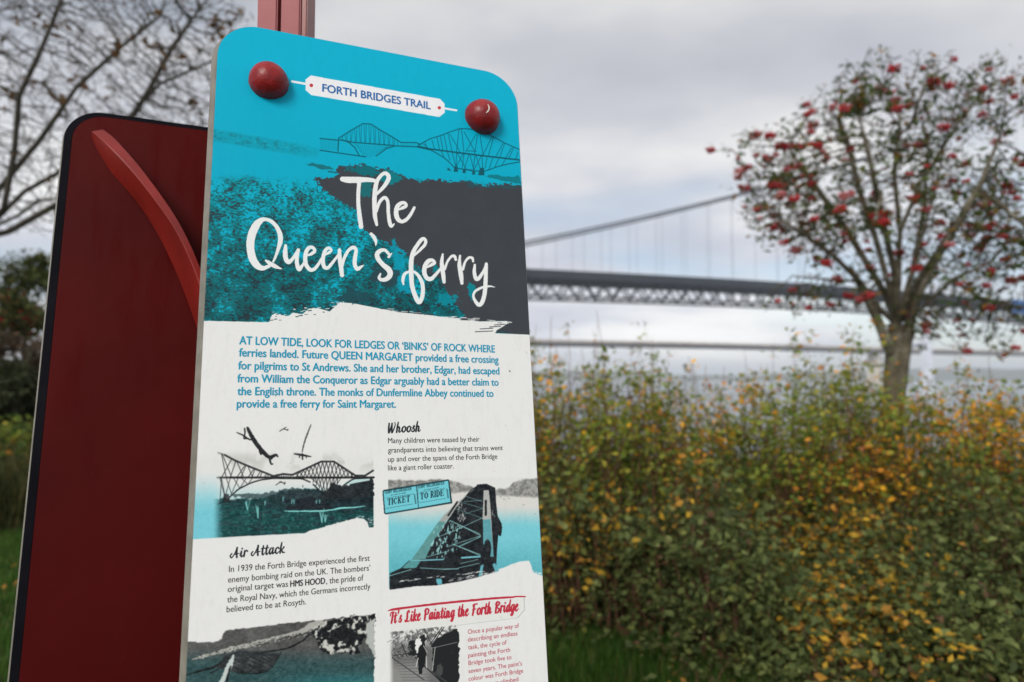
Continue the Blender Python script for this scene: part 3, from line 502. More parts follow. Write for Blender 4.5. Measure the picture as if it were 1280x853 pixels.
# connected script: each letter = (advance, strokes); points in x-height units, y up, third value the pen width
S_ = {
 'i': (.55, [[(-.05, .25, .5), (.15, .95, 1), (.12, .3, 1.1), (.25, 0, .9), (.5, .3, .5)], [(.22, 1.35, 1.1), (.22, 1.37, 1.1)]]),
 'r': (.7, [[(.1, 1, .9), (.1, .5, 1.2), (.08, 0, 1)], [(.1, .5, .5), (.35, 1, .8), (.55, .85, 1)]]),
 'h': (.95, [[(.22, 1.75, .8), (.15, 1, 1.2), (.1, 0, 1.1)], [(.12, .5, .5), (.4, .95, .8), (.55, .7, 1.1), (.5, .15, 1.1), (.68, .02, .8), (.9, .3, .4)]]),
 'o': (.9, [[(.45, 1, .8), (.15, .75, 1.1), (.12, .25, 1.2), (.4, 0, .9), (.68, .35, 1), (.62, .85, .9), (.42, 1, .7), (.9, .75, .4)]]),
 's': (.72, [[(.0, .2, .4), (.35, 1.05, .7), (.5, .85, .7)], [(.35, 1, .8), (.3, .7, 1), (.5, .35, 1.1), (.42, .05, 1), (.1, .05, .8), (.05, .2, .6)]]),
 't': (.6, [[(.25, 1.5, .9), (.17, .7, 1.2), (.2, .1, 1.1), (.35, 0, .8), (.58, .3, .4)], [(-.05, 1.02, .7), (.5, 1.1, .7)]]),
 'a': (.95, [[(.6, .85, .7), (.35, 1, .8), (.1, .6, 1.1), (.15, .1, 1.2), (.35, .05, .8), (.6, .8, .6)], [(.65, 1, .9), (.58, .4, 1.2), (.68, .02, 1), (.92, .3, .4)]]),
 'c': (.75, [[(.6, .8, 1), (.4, 1, .8), (.12, .7, 1.1), (.12, .2, 1.2), (.35, 0, .9), (.72, .35, .4)]]),
 'k': (.85, [[(.22, 1.75, .8), (.15, 1, 1.2), (.1, 0, 1.1)], [(.62, .95, 1), (.4, .6, .7), (.15, .5, .5)], [(.3, .55, .8), (.5, .1, 1.1), (.82, .05, .6)]]),
 'e': (.78, [[(.12, .45, .5), (.45, .65, .8), (.5, .95, .8), (.3, 1, .8), (.1, .6, 1.2), (.15, .12, 1.1), (.4, .02, .9), (.76, .35, .4)]]),
 'n': (.95, [[(.1, 1, .9), (.1, 0, 1.2)], [(.12, .5, .5), (.4, .97, .8), (.55, .7, 1.1), (.5, .15, 1.1), (.68, .02, .8), (.9, .3, .4)]]),
 'd': (.95, [[(.6, .85, .7), (.35, 1, .8), (.1, .6, 1.1), (.15, .1, 1.2), (.35, .05, .8), (.6, .8, .6)], [(.72, 1.75, .8), (.6, .6, 1.2), (.66, .02, 1), (.92, .3, .4)]]),
 'g': (.9, [[(.6, .85, .7), (.35, 1, .8), (.1, .6, 1.1), (.15, .1, 1.2), (.35, .05, .8), (.6, .8, .6)], [(.65, 1, .9), (.58, 0, 1.2), (.42, -.6, .9), (.12, -.5, .7), (.5, .0, .5), (.88, .25, .4)]]),
 "'": (.4, [[(.2, 1.75, 1.1), (.14, 1.3, .6)]]),
 'A': (1.45, [[(.1, .7, .8), (-.12, .35, .9), (.1, .0, .8), (.5, .55, .7), (.85, 1.5, .9)], [(.85, 1.6, 1.2), (.85, .8, 1.2), (.95, 0, 1.2)], [(.5, .5, .7), (1.25, .6, .6)]]),
 'W': (1.5, [[(.1, 1.6, 1.1), (.12, .6, 1.2), (.25, 0, 1.1), (.6, 1.45, .7)], [(.62, 1.6, 1.1), (.68, .5, 1.2), (.8, 0, 1), (1.2, 1.2, .7), (1.1, 1.75, .6)]]),
 'I': (.8, [[(-.1, 1.1, .7), (-.05, 1.5, .7), (.3, 1.6, .9), (.7, 1.6, .6)], [(.42, 1.6, 1.2), (.38, .7, 1.2), (.3, 0, 1.1)]]),
 'L': (1.15, [[(.75, 1.35, .8), (.6, 1.65, .8), (.35, 1.3, 1.1), (.4, .5, 1.2), (.2, .0, 1), (-.02, .15, .8), (.3, .2, .8), (.6, .0, .9), (.95, .1, .6)]]),
 'P': (1.1, [[(.25, 1.6, 1.1), (.22, .7, 1.2), (.2, 0, 1.1)], [(.0, 1.3, .6), (.35, 1.65, .9), (.85, 1.45, 1.1), (.75, .9, .9), (.3, .75, .7)]]),
 'F': (1.05, [[(.3, 1.55, 1.1), (.28, .7, 1.2), (.2, 0, 1.1)], [(.05, 1.4, .7), (.3, 1.6, .9), (.95, 1.65, .8)], [(.1, .8, .7), (.7, .9, .7)]]),
 'B': (1.15, [[(.25, 1.6, 1.1), (.22, .7, 1.2), (.2, 0, 1.1)], [(.0, 1.3, .6), (.35, 1.65, .9), (.85, 1.4, 1.1), (.4, .85, .7), (.9, .5, 1.1), (.6, 0, .9), (.15, .1, .7)]]),
 ' ': (.62, [])}
def script(stroke, text, p0, p1, size, col):
    tot = sum(S_[c][0] for c in text); L = p1[0]-p0[0]; ux = L/tot; sl = (p1[1]-p0[1])/L; uy = size/1.75; x = 0.
    for c in text:
        adv, ss = S_[c]
        for s in ss:
            pts = [(p0[0]+(x+a)*ux+b*uy*.10, p0[1]+(x+a)*ux*sl-b*uy, w*size*.145) for a, b, w in s]
            stroke(pts, col, soft=.3)
        x += adv
HAZE = True
# ---------------------------------------------------------------- the ground, the firth and the far shore
def smoothstep(x, a, b): t = np.clip((x-a)/(b-a), 0, 1); return t*t*(3-2*t)
def land(x, y):
    drop = smoothstep(y, 13, 40)*smoothstep(x+y*.12, -3, 3)
    h = -10.5*drop
    h = h+.06*np.sin(x*.9+1)*np.sin(y*.7)+.5*smoothstep(y, 12, 60)*(1-drop)+3*smoothstep(y, 60, 260)*(1-drop)
    return h
xs = np.concatenate([-np.geomspace(400, 6, 24), np.arange(-5.5, 6, .5), np.geomspace(6, 400, 24)]); ys = np.concatenate([np.arange(-12, 16, .5), np.geomspace(16.5, 500, 40)])
GX, GY = np.meshgrid(xs, ys); V = np.stack([GX, GY, land(GX, GY)], -1).reshape(-1, 3); a = np.arange(len(ys)-1)[:, None]*len(xs)+np.arange(len(xs)-1)[None]
F = np.stack([a, a+1, a+1+len(xs), a+len(xs)], -1).reshape(-1, 4)
M_grass = mat('grass_ground', (.030, .058, .012), .9, .2, .45, 2.5, .6, 25)
g = tag(link('ground', mesh('ground', V, F, M_grass, True)), kind='structure')
M_water = mat('water', (.20, .235, .27), .3, .5, .1, .02, .35, .6)
bp = [n for n in M_water.node_tree.nodes if n.type == 'BUMP'][0]; bp.inputs['Distance'].default_value = .3
w = [(-9000, 6, -7.4), (9000, 6, -7.4), (9000, 12000, -7.4), (-9000, 12000, -7.4)]
tag(link('water', mesh('water', w, [(0, 1, 2, 3)], M_water)), kind='structure')
def ridge(name, x0, x1, y, h, depth, seed, m, n=90):
    r = np.random.RandomState(seed); x = np.linspace(x0, x1, n); z = np.zeros(n)
    for f_, a_ in ((2, 1), (5, .5), (11, .25), (27, .12)): z += a_*np.sin(np.linspace(0, f_*math.pi, n)+r.rand()*6.28)
    z = (z-z.min())/(z.max()-z.min()); z = (.35+.65*z)*h*np.sin(np.linspace(.02, math.pi-.02, n))**.35
    prof = [(0, 0), (.25, .45), (.5, .8), (.75, 1.), (1, .9), (1.5, 0)]
    V = [(xx, y+depth*a_, -7.6+zz_*b_) for a_, b_ in prof for xx, zz_ in zip(x, z)]
    F = [(i*n+j, i*n+j+1, (i+1)*n+j+1, (i+1)*n+j) for i in range(len(prof)-1) for j in range(n-1)]
    return tag(link(name, mesh(name, V, F, m, True)), kind='structure')
M_hill = mat('hill', (.10, .12, .09), .95, .1, .35, .01)
ridge('hill', -2500, 1750, 3600, 62, 700, 3, M_hill); ridge('hill', 1100, 6000, 3000, 95, 900, 8, M_hill); ridge('hill', 300, 3600, 4700, 90, 700, 5, M_hill)
M_sand = mat('sand', (.42, .36, .28), .9, .2, .2, .05)
V = []; n = 40
for i in range(n): t = i/(n-1); x = 425+t*400; wv = 26*math.sin(math.pi*t)**.6+.5; V += [(x, 655-wv*1.2, -7.5), (x, 655, -7.3+.9*math.sin(math.pi*t)**.5), (x, 655+wv, -7.5)]
F = [q for i in range(n-1) for q in ((i*3, i*3+3, i*3+4, i*3+1), (i*3+1, i*3+4, i*3+5, i*3+2))]
tag(link('beach', mesh('beach', V, F, M_sand, True)), kind='structure')
# ---------------------------------------------------------------- trail sign: post, bent arms, front and back boards
M_front = bpy.data.materials.new('printed_sheet'); M_front.use_nodes = True; t = M_front.node_tree; b = t.nodes['Principled BSDF']
t0_ = time.time(); art = make_art(); im = bpy.data.images.new('sheet_artwork', TW, TH, alpha=False)
px = np.ones((TH, TW, 4), np.float32); px[..., :3] = art[::-1]
im.pixels.foreach_set(px.ravel()); im.update(); im.pack()
it = t.nodes.new('ShaderNodeTexImage'); it.image = im; it.extension = 'EXTEND'; t.links.new(it.outputs[0], b.inputs['Base Color'])
b.inputs['Roughness'].default_value = .38; b.inputs['Specular IOR Level'].default_value = .14
tn = t.nodes.new('ShaderNodeTexNoise'); tn.inputs['Scale'].default_value = 40; tb = t.nodes.new('ShaderNodeBump'); tb.inputs['Strength'].default_value = .04; tb.inputs['Distance'].default_value = .002
tcc = t.nodes.new('ShaderNodeTexCoord'); t.links.new(tcc.outputs['Object'], tn.inputs[0]); t.links.new(tn.outputs[0], tb.inputs['Height']); t.links.new(tb.outputs[0], b.inputs['Normal'])
print('art', time.time()-t0_)
M_edge = mat('board_edge', (.21, .195, .165), .5, .4, .25, 30, .3, 200, dirt=((.18, .17, .14), 60, .6))
M_tray = mat('black_board', (.006, .006, .009), .6, .03, .3, 10)
M_red = mat('dark_red_sheet', (.062, .0016, .0013), .34, .075, .16, 5, .05, 30, dirt=((.07, .006, .005), 26, .66), streak=True)
M_arm = mat('red_arm_paint', (.20, .012, .008), .38, .35, .22, 14, .15, 60, coat=.08, dirt=((.30, .04, .035), 50, .64))
M_dome = mat('red_dome_paint', (.23, .008, .009), .42, .35, .4, 30, .7, 110, coat=.08, dirt=((.36, .07, .06), 90, .62))
M_post = mat('red_post_paint', (.31, .085, .090), .45, .22, .10, 6, .15, 80, coat=.0, dirt=((.22, .05, .05), 35, .68))
M_chip = mat('bare_metal', (.6, .58, .5), .4, .5, .3, 80)
def frame(U, T, off=0., d=0.):
    """point on a board: metres right of the left edge, below the top edge, proud of the sheet"""
    p = P0+np.asarray(U+LEFTU, float)[..., None]*PU+np.asarray(TOPV-T, float)[..., None]*PV+np.asarray(off-d, float)[..., None]*PN
    return cam2w(p)
def outline(x0, x1, y0, y1, r, k=14):
    P = []
    for cx_, cy_, a0 in ((x1-r, y0+r, 0), (x0+r, y0+r, 90), (x0+.03, y1-.03, 180), (x1-.03, y1-.03, 270)):
        rr = r if cy_ < y1-.1 else .03
        for i in range(k+1): a_ = R(a0-0+i*90/k); P.append((cx_+rr*math.cos(a_), cy_-rr*math.sin(a_)))
    return np.array(P)
pc = world_of(355, 474, 1.26); X0 = world_of(321.5, 10, 1.25)[0]; X1 = world_of(346.5, 10, 1.25)[0]; X2 = world_of(351, 10, 1.25)[0]; X3 = world_of(375.5, 10, 1.25)[0]
Y0 = world_of(355, 10, 1.25)[1]
sign = empty('trail_sign', world_of(355, 474, 1.24)*np.array([1, 1, 0]), 'tall red steel trail sign with a printed turquoise and white board and curved arms', 'sign')
BH = 1.62
def slab(name, O, o0, o1, shift0, shift1, m, d, parent, capf=True, capb=True):
    n = len(O); ring = lambda o_, s: frame(O[:, 0]+s, O[:, 1], o_, d)
    V = np.vstack([ring(np.full(n, o0), shift0), ring(np.full(n, o1), shift1)])
    F = [(i, (i+1) % n, n+(i+1) % n, n+i) for i in range(n)]
    if capf: F.append(tuple(reversed(range(n))))
    if capb: F.append(tuple(range(n, 2*n)))
    return link(name, mesh(name, V, F, m), parent)
O = outline(0, PW, 0, BH, .062)
fp = slab('front_board', O, -.0016, -.016, 0., -.0075, M_edge, 0., sign)
fp['label'] = 'printed front board with rounded corners and a grey edge'
# the printed sheet: a fan over the outline with its own uv
n = len(O); I = O*1.0; I = outline(.0012, PW-.0012, .0012, BH-.0012, .061)
V = list(frame(I[:, 0], I[:, 1], np.zeros(n))); me = mesh('printed_sheet', np.vstack([V, frame(I[:, 0], I[:, 1], np.full(n, -.0016))]), [tuple(reversed(range(n)))]+[(i, (i+1) % n, n+(i+1) % n, n+i) for i in range(n)], M_front)
uvl = me.uv_layers.new(name='UVMap'); II = np.vstack([I, I])
for lp in me.loops: u_ = II[lp.vertex_index]; uvl.data[lp.index].uv = (u_[0]/PW, 1-u_[1]/PHT)
sheet = link('printed_sheet', me, fp)
# lettering set in the bundled sans face, one mesh per block of print
Tm = {}
def ink(name, srgb):
    lin = tuple(((c/255+.055)/1.055)**2.4 if c > 10 else c/255/12.92 for c in srgb); return mat(name, lin, .45, .3, .03, 20)
cu_ = bpy.data.curves.new('measure', 'FONT'); cu_.body = 'H'; o_ = bpy.data.objects.new('measure', cu_); C.objects.link(o_); bpy.context.view_layer.update(); CAPK = o_.dimensions.y/1.05; print('cap', CAPK); bpy.data.objects.remove(o_); bpy.data.curves.remove(cu_)
def textblock(name, lines, cap, bold, m, label):
    VV = []; FF = []
    for body, x0, y0, x1, y1 in lines:
        Ua, Ta = sheet_of(x0, y0); Ub, Tb = sheet_of(x1, y1); _, Tc = sheet_of(x0, y0-cap); size = (Ta-Tc)/CAPK; T = (Ta+Tb)/2
        bb = bold if not isinstance(body, tuple) else body[1]; body = body if not isinstance(body, tuple) else body[0]
        cu = bpy.data.curves.new('text', 'FONT'); cu.body = body; cu.size = 1; cu.resolution_u = 4
        o = bpy.data.objects.new('text', cu); C.objects.link(o); bpy.context.view_layer.update()
        dg = bpy.context.evaluated_depsgraph_get(); tm = bpy.data.meshes.new_from_object(o.evaluated_get(dg))
        co = np.empty(len(tm.vertices)*3, np.float32); tm.vertices.foreach_get('co', co); co = co.reshape(-1, 3)
        xx = (co[:, 0]-co[:, 0].min())/(co[:, 0].max()-co[:, 0].min())*(Ub-Ua)+Ua; yy = T+(Tb-Ta)*0-co[:, 1]*size
        for kk, (ox, oy) in enumerate(((0, 0), (.026, 0), (-.026, 0), (0, .018), (0, -.014)) if bb else ((0, 0), (.008, 0))):
            base = sum(len(v) for v in VV); VV.append(frame(xx+ox*size, yy+oy*size, np.full(len(xx), .00022+.00004*kk)))
            FF += [tuple(i+base for i in p.vertices) for p in tm.polygons]
        bpy.data.objects.remove(o); bpy.data.curves.remove(cu); bpy.data.meshes.remove(tm)
    return tag(link(name, mesh(name, np.vstack(VV), FF, m), fp), label)
def zz_(org, L): return [(b_, org[0]+x0*org[2], org[1]+y0*org[2], org[0]+x1*org[2], org[1]+y1*org[2]) for b_, x0, y0, x1, y1 in L]
textblock('lettering', [("FORTH BRIDGES TRAIL", 403.1, 114.3, 538.1, 137.1)], 9.0, True, ink('blue_ink', (28, 104, 168)), 'blue capitals on the white tag')
textblock('lettering', zz_((230, 400, .35156), [("AT LOW TIDE, LOOK FOR LEDGES OR ‘BINKS’ OF ROCK WHERE", 197, 88, 1105, 115), ("ferries landed. Future QUEEN MARGARET provided a free crossing", 196, 131, 1118, 153),
    ("for pilgrims to St Andrews. She and her brother, Edgar, had escaped", 193, 177, 1121, 193), ("from William the Conqueror as Edgar arguably had a better claim to", 190, 222, 1118, 234), ("the English throne. The monks of Dunfermline Abbey continued to", 190, 267, 1100, 274), ("provide a free ferry for Saint Margaret.", 188, 311, 753, 313)]), 9.6, True, ink('turquoise_ink', (0, 148, 182)), 'bold turquoise paragraph')
M_ink = ink('black_ink', (26, 28, 32))
textblock('lettering', zz_((470, 520, .18755), [("Many children were teased by their", 80, 182, 690, 172), ("grandparents into believing that trains went", 80, 243, 845, 231), ("up and over the spans of the Forth Bridge", 80, 303, 808, 289), ("like a giant roller coaster.", 80, 363, 517, 352)]), 6.3, False, M_ink, 'small black paragraph beside the ticket')
textblock('lettering', zz_((220, 670, .21452), [("In 1939 the Forth Bridge experienced the first", 308, 208, 1128, 148), ("enemy bombing raid on the UK. The bombers’", 303, 268, 1132, 206), ("original target was", 301, 326, 652, 298), (("HMS HOOD", True), 666, 297, 868, 279), (", the pride of", 875, 279, 1092, 261),
    ("the Royal Navy, which the Germans incorrectly", 298, 385, 1132, 313), ("believed to be at Rosyth.", 294, 443, 757, 402)]), 7.3, False, M_ink, 'small black paragraph above the lower left picture')
textblock('lettering', zz_((470, 730, .171875), [("Once a popular way of", 668, 362, 1040, 322), ("describing an endless", 668, 418, 1028, 378), ("task, the cycle of", 670, 475, 950, 443), ("painting the Forth", 670, 533, 975, 497), ("Bridge took five to", 672, 590, 985, 550), ("seven years. The paint’s", 672, 645, 1062, 598), ("colour was Forth Bridge", 673, 703, 1070, 650), ("red. Painters climbed", 674, 760, 1035, 712)]), 5.4, False, ink('red_ink', (186, 52, 78)), 'small red paragraph in the bottom right corner')
# domed bolt heads
def dome(U, T, r, h, chip, label):
    V = []; F = []; rings = 12; seg = 32; rs = np.random.RandomState(int(U*1000))
    for i in range(rings+1):
        a_ = i/rings*math.pi/2*.985; rr = r*math.cos(a_)**.97; hh = h*math.sin(a_)
        for j in range(seg):
            b_ = j/seg*2*math.pi; wob = 1+.012*math.sin(3*b_+U*9)+.006*rs.randn(); V.append(frame(np.array(U+rr*wob*math.cos(b_)), np.array(T+rr*wob*math.sin(b_)), np.array(hh+.0003)))
    for i in range(rings):
        for j in range(seg): F.append((i*seg+j, i*seg+(j+1) % seg, (i+1)*seg+(j+1) % seg, (i+1)*seg+j))
    F.append(tuple(range(rings*seg, rings*seg+seg)))
    me = mesh('domed_bolt', V, F, M_dome, True)
    if chip:
        me.materials.append(M_chip)
    o = link('domed_bolt', me, fp); o['label'] = label
    if chip:
        Vc = []; pts = [(.000, -.0085, .0010), (.0016, -.003, .0022), (.0012, .002, .0018), (-.0014, .0065, .0026), (-.0040, .0090, .0008)]
        def on(u_, t_): q_ = math.hypot(u_, t_)/r; return h*math.sqrt(max(0, 1-q_**2))+.0008
        for (u_, t_, w_) in pts: Vc += [frame(np.array(U+u_-w_/2), np.array(T+t_), np.array(on(u_, t_))), frame(np.array(U+u_+w_/2), np.array(T+t_), np.array(on(u_, t_)+.0004))]
        # a chip of bare metal let into the paint, part of the bolt's own mesh
        base = len(me.vertices); me2 = bpy.data.meshes.new('domed_bolt')
        allV = [tuple(v) for v in V]+[tuple(v) for v in Vc]; FF_ = list(F)+[(base+2*i, base+2*i+1, base+2*i+3, base+2*i+2) for i in range(len(pts)-1)]
        me2.from_pydata(allV, [], FF_); me2.materials.append(M_dome); me2.materials.append(M_chip)
        for i, p in enumerate(me2.polygons): p.use_smooth = True; p.material_index = 0 if i < len(F) else 1
        o.data = me2
    return o
dome(.0770, .0955, .0303, .0310, False, 'left domed red bolt head'); dome(.4335, .0965, .0320, .0320, True, 'right domed red bolt head with chipped paint')
# back board: grey edge, black tray, dark red sheet facing the camera
RD_ = .30; RU, RT = -.2575, .026
O2 = outline(RU, RU+PW, RT, RT+BH-.1, .060)
bp_ = slab('rear_board', O2, -.002, -.014, 0., -.0045, M_edge, RD_, sign); bp_['label'] = 'rear board set behind, showing its dark red sheet in a black surround'
slab('black_surround', outline(RU+.0008, RU+PW-.0008, RT+.0008, RT+BH-.1008, .0595), 0., -.002, 0., 0., M_tray, RD_, bp_)
IN = .0145; O3 = outline(RU+IN, RU+PW-IN, RT+IN*.75, RT+BH-.1-IN, .050)
slab('red_sheet', O3, .0035, 0., 0., 0., M_red, RD_, bp_, True, False)
# thin lip of the red sheet, its edge highlight put in as brighter red
nL = len(O3); O3b = outline(RU+IN-.0012, RU+PW-IN+.0012, RT+IN*.75-.0012, RT+BH-.1-IN+.0012, .0512)
slab('sheet_lip', O3b, .0022, .0004, 0, 0, M_arm, RD_, bp_, False, False)
# bent flat-bar arms: broad face to the side, narrow top face catching light
def sweep(name, P, wd, th, up, m, parent):
    P = np.array(P, float); Q = np.vstack([2*P[0]-P[1], P, 2*P[-1]-P[-2]]); S = []
    for i in range(1, len(Q)-2):
        for t_ in np.arange(8)/8: S.append(.5*((2*Q[i])+(-Q[i-1]+Q[i+1])*t_+(2*Q[i-1]-5*Q[i]+4*Q[i+1]-Q[i+2])*t_*t_+(-Q[i-1]+3*Q[i]-3*Q[i+1]+Q[i+2])*t_**3))
    S.append(P[-1]); S = np.array(S); V = []; e = .0022; up = np.array(up, float)
    for i, p in enumerate(S):
        tg = S[min(i+1, len(S)-1)]-S[max(i-1, 0)]; tg /= np.linalg.norm(tg); sd = up-tg*(up@tg); sd /= np.linalg.norm(sd); nn = np.cross(tg, sd)
        for a_, b_ in ((-1, -1), (1, -1), (1, 1), (-1, 1)):
            V.append(p+sd*a_*(wd/2-e)+nn*b_*th/2); V.append(p+sd*a_*wd/2+nn*b_*(th/2-e))
    # order the eight corner points round the section
    order = [1, 0, 2, 3, 5, 4, 6, 7]; m_ = len(S); V = np.array(V).reshape(m_, 8, 3)[:, order].reshape(-1, 3)
    F = [(i*8+j, i*8+(j+1) % 8, (i+1)*8+(j+1) % 8, (i+1)*8+j) for i in range(m_-1) for j in range(8)]+[tuple(reversed(range(8))), tuple(range((m_-1)*8, m_*8))]
    return link(name, mesh(name, V, F, m, False), parent)
def rp(x, y, d_): return world_of(x, y, d_)
def ondepth(x, y, d):
    r_ = np.array([(x-640)/862.9, (y-426.5)/862.9, 1.]); P_ = P0-PN*d; return (PN@P_)/(PN@r_)
RG_ = [(114.6, 164.5, .012), (136, 182, .032), (160.7, 208, .058), (180, 231, .074), (197.6, 256, .088), (213, 276, .100), (227, 298, .112), (248, 346, .134), (262, 392, .145), (285, 470, .15), (320, 560, .14)]
UP_ = [(129, 162), (151, 179), (172, 204), (192, 229), (212, 258), (226, 279), (237, 302), (256, 345), (272, 392), (296, 470), (332, 560)]
LO_ = [(114.6, 171, .002), (121, 190, .002), (135, 213, .002), (152, 230, .006), (168, 247, .012), (187, 274, .022), (205, 305, .032), (227, 353, .048), (245.6, 405, .060), (268, 480, .065), (300, 580, .06)]
def onb(x, y, off): r_ = np.array([(x-640)/862.9, (y-426.5)/862.9, 1.]); P_ = P0-PN*(RD_-off); return cam2w(r_*((PN@P_)/(PN@r_)))
def cr(L, k=5):
    P = np.array(L, float); Q = np.vstack([2*P[0]-P[1], P, 2*P[-1]-P[-2]]); S = []
    for i in range(1, len(Q)-2):
        for t_ in np.arange(k)/k: S.append(.5*((2*Q[i])+(-Q[i-1]+Q[i+1])*t_+(2*Q[i-1]-5*Q[i]+4*Q[i+1]-Q[i+2])*t_*t_+(-Q[i-1]+3*Q[i]-3*Q[i+1]+Q[i+2])*t_**3))
    return np.array(S+[P[-1]])
SMO = lambda A_: np.vstack([A_[:2], np.array([A_[max(0, i-6):i+7].mean(0) if 6 <= i < len(A_)-6 else A_[max(0, i-min(i, len(A_)-1-i)):i+min(i, len(A_)-1-i)+1].mean(0) for i in range(2, len(A_)-2)]), A_[-2:]])
ra = SMO(cr([onb(*q) for q in RG_])); ua = SMO(cr([onb(x, y, q[2]-.002) for (x, y), q in zip(UP_, RG_)])); la = SMO(cr([onb(*q) for q in LO_])); da = la+(ua-ra)
V = []
for r_, u_, l_, d_ in zip(ra, ua, la, da): V += [r_+(u_-r_)*.10, r_+(l_-r_)*.03, l_, d_, u_+(d_-u_)*.03, u_+(r_-u_)*.10]
k = len(ra); V = np.array(V).reshape(k, 6, 3); VV_ = []; F = []
for j in range(6):      # each face of the bar keeps its own vertices so its long edges stay crisp
    b0_ = len(VV_)*2*k if False else sum(len(v_) for v_ in VV_); VV_.append(np.stack([V[:, j], V[:, (j+1) % 6]], 1).reshape(-1, 3)); F += [(b0_+2*i, b0_+2*i+1, b0_+2*i+3, b0_+2*i+2) for i in range(k-1)]
b0_ = sum(len(v_) for v_ in VV_); VV_ += [V[0], V[-1]]; F += [tuple(b0_+i for i in (5, 4, 3, 2, 1, 0)), tuple(b0_+6+i for i in range(6))]
arm = link('curved_arm', mesh('curved_arm', np.vstack(VV_), F, M_arm, True), sign); arm['label'] = 'curved red arm rising from behind the front board to the rear board'
# its lower end runs on to the post
sweep('board_arm', [(ra[-1]+da[-1])/2, np.array([pc[0]-.02, (ra[-1][1]+Y0)/2, ra[-1][2]-.12]), np.array([pc[0]-.01, Y0-.002, ra[-1][2]-.22])], .05, .02, (0, 0, 1), M_arm, sign)
# short arms hidden behind the front board that carry it
for uu in (.0765, .4330):
    a_ = frame(np.array(uu), np.array(.0915), np.array(-.016)); b_ = world_of(355, 60, 1.235); b_[2] = a_[2]-.03; mid = (a_+b_)/2+np.array([0, .01, -.015])
    sweep('board_arm', [a_, mid, b_], .035, .014, (0, 0, 1), M_arm, sign)
# post: two square bars with a shadow gap, seen above the board
post = link('post', boxmesh('post', X0, X1, Y0, Y0+.06, 0, 2.9, M_post, .0025), sign)
post2 = link('post', boxmesh('post', X2, X3, Y0, Y0+.06, 0, 2.9, M_post, .0025), sign)
link('web_plate', boxmesh('web_plate', X1-.002, X2+.002, Y0+.022, Y0+.030, 0, 2.895, M_arm), sign)
for p_ in (post, post2): p_.location.z += 0
link('post_shaded_side', boxmesh('post_shaded_side', X3+.0003, X3+.011, Y0+.004, Y0+.056, 0, 2.898, M_arm, .002), sign)  # darker red strip: shade of the post's right side put into colour
link('base_plate', boxmesh('base_plate', X0-.08, X3+.08, Y0-.06, Y0+.12, -.05, .02, M_arm, .004), sign)
# a lower bracket ties both boards to the post
sweep('board_arm', [frame(np.array(.25), np.array(1.3), np.array(-.016)), world_of(355, 474, 1.0)*0+np.array([pc[0], Y0-.12, .48]), np.array([pc[0], Y0, .50])], .04, .014, (1, 0, 0), M_arm, sign)
sweep('board_arm', [frame(np.array(RU+.4), np.array(.95), np.array(0.004), RD_), np.array([pc[0]-.02, Y0+.075, .95]), np.array([pc[0], Y0+.058, .95])], .04, .014, (0, 0, 1), M_arm, sign)
# ---------------------------------------------------------------- suspension bridge over the firth
M_steel = mat('bridge_steel', (.035, .04, .052), .6, .3, .15, .3)
M_deck = mat('bridge_deck_edge', (.036, .042, .054), .6, .3, .1, .1)
M_pale = mat('pale_steel', (.68, .71, .78), .6, .3, .1, .2)
M_conc = mat('pale_concrete', (.62, .56, .48), .85, .2, .12, .1)
M_blue = mat('blue_sheeting', (.03, .12, .33), .5, .3, .3, .4)
BA = np.array([6.3, 270.]); BB = np.array([284.8, 384.]); BD = (BB-BA)/np.linalg.norm(BB-BA); BN = np.array([-BD[1], BD[0]])
def bz(s):     # deck top above the eye, by distance along the bridge
    return EYE+43.0+1.6*math.sin(math.pi*min(max(s/300., 0), 1))
def bpt(s, side, dz): p = BA+BD*s+BN*side; return np.array([p[0], p[1], bz(s)+dz])
br = empty('suspension_bridge', (BA[0], BA[1], -7.4), 'dark suspension bridge with lattice deck truss crossing above the water', 'bridge')
PNL = 8.6; S0, S1 = -125, 430
def strip(name, side0, side1, z0, z1, m, step=10., parent=br):
    V = []; s = S0
    while s <= S1+.1:
        V += [bpt(s, side0, z0), bpt(s, side1, z0), bpt(s, side1, z1), bpt(s, side0, z1)]; s += step
    k = len(V)//4; F = [(i*4+j, i*4+(j+1) % 4, i*4+4+(j+1) % 4, i*4+4+j) for i in range(k-1) for j in range(4)]+[(3, 2, 1, 0), (k*4-4, k*4-3, k*4-2, k*4-1)]
    return link(name, mesh(name, V, F, m), parent)
WB = 15.
dk = strip('deck', -1.2, WB+1.2, -3.4, -.9, M_deck); strip('parapet', -1.5, -1.25, -3.3, .2, M_deck); strip('parapet', WB+1.25, WB+1.5, -3.3, .2, M_deck)
TB = -10.
for sd in (0, WB):
    strip('bottom_chord', sd-.35, sd+.35, TB-.45, TB+.35, M_steel); strip('top_chord', sd-.35, sd+.35, -4.0, -3.41, M_steel)
bar = None
def beam(name, a_, b_, r_, m, parent, k=4):
    global bar
    key = (m.name, k)
    if key not in UNIT:
        V, F = tubes([(0, 0, 0)], [(0, 0, 1)], [1.], [1.], k); UNIT[key] = mesh('bar', V, F, m)
    o = bpy.data.objects.new(name, UNIT[key]); C.objects.link(o); o.parent = parent
    a_ = Vector(a_); b_ = Vector(b_); d_ = b_-a_
    mtx = Matrix.Translation(a_-parent_origin(parent)) @ d_.to_track_quat('Z', 'Y').to_matrix().to_4x4() @ Matrix.Diagonal((r_, r_, d_.length, 1)); o.matrix_basis = mtx
    return o
UNIT = {}
np_ = int((S1-S0)/PNL)
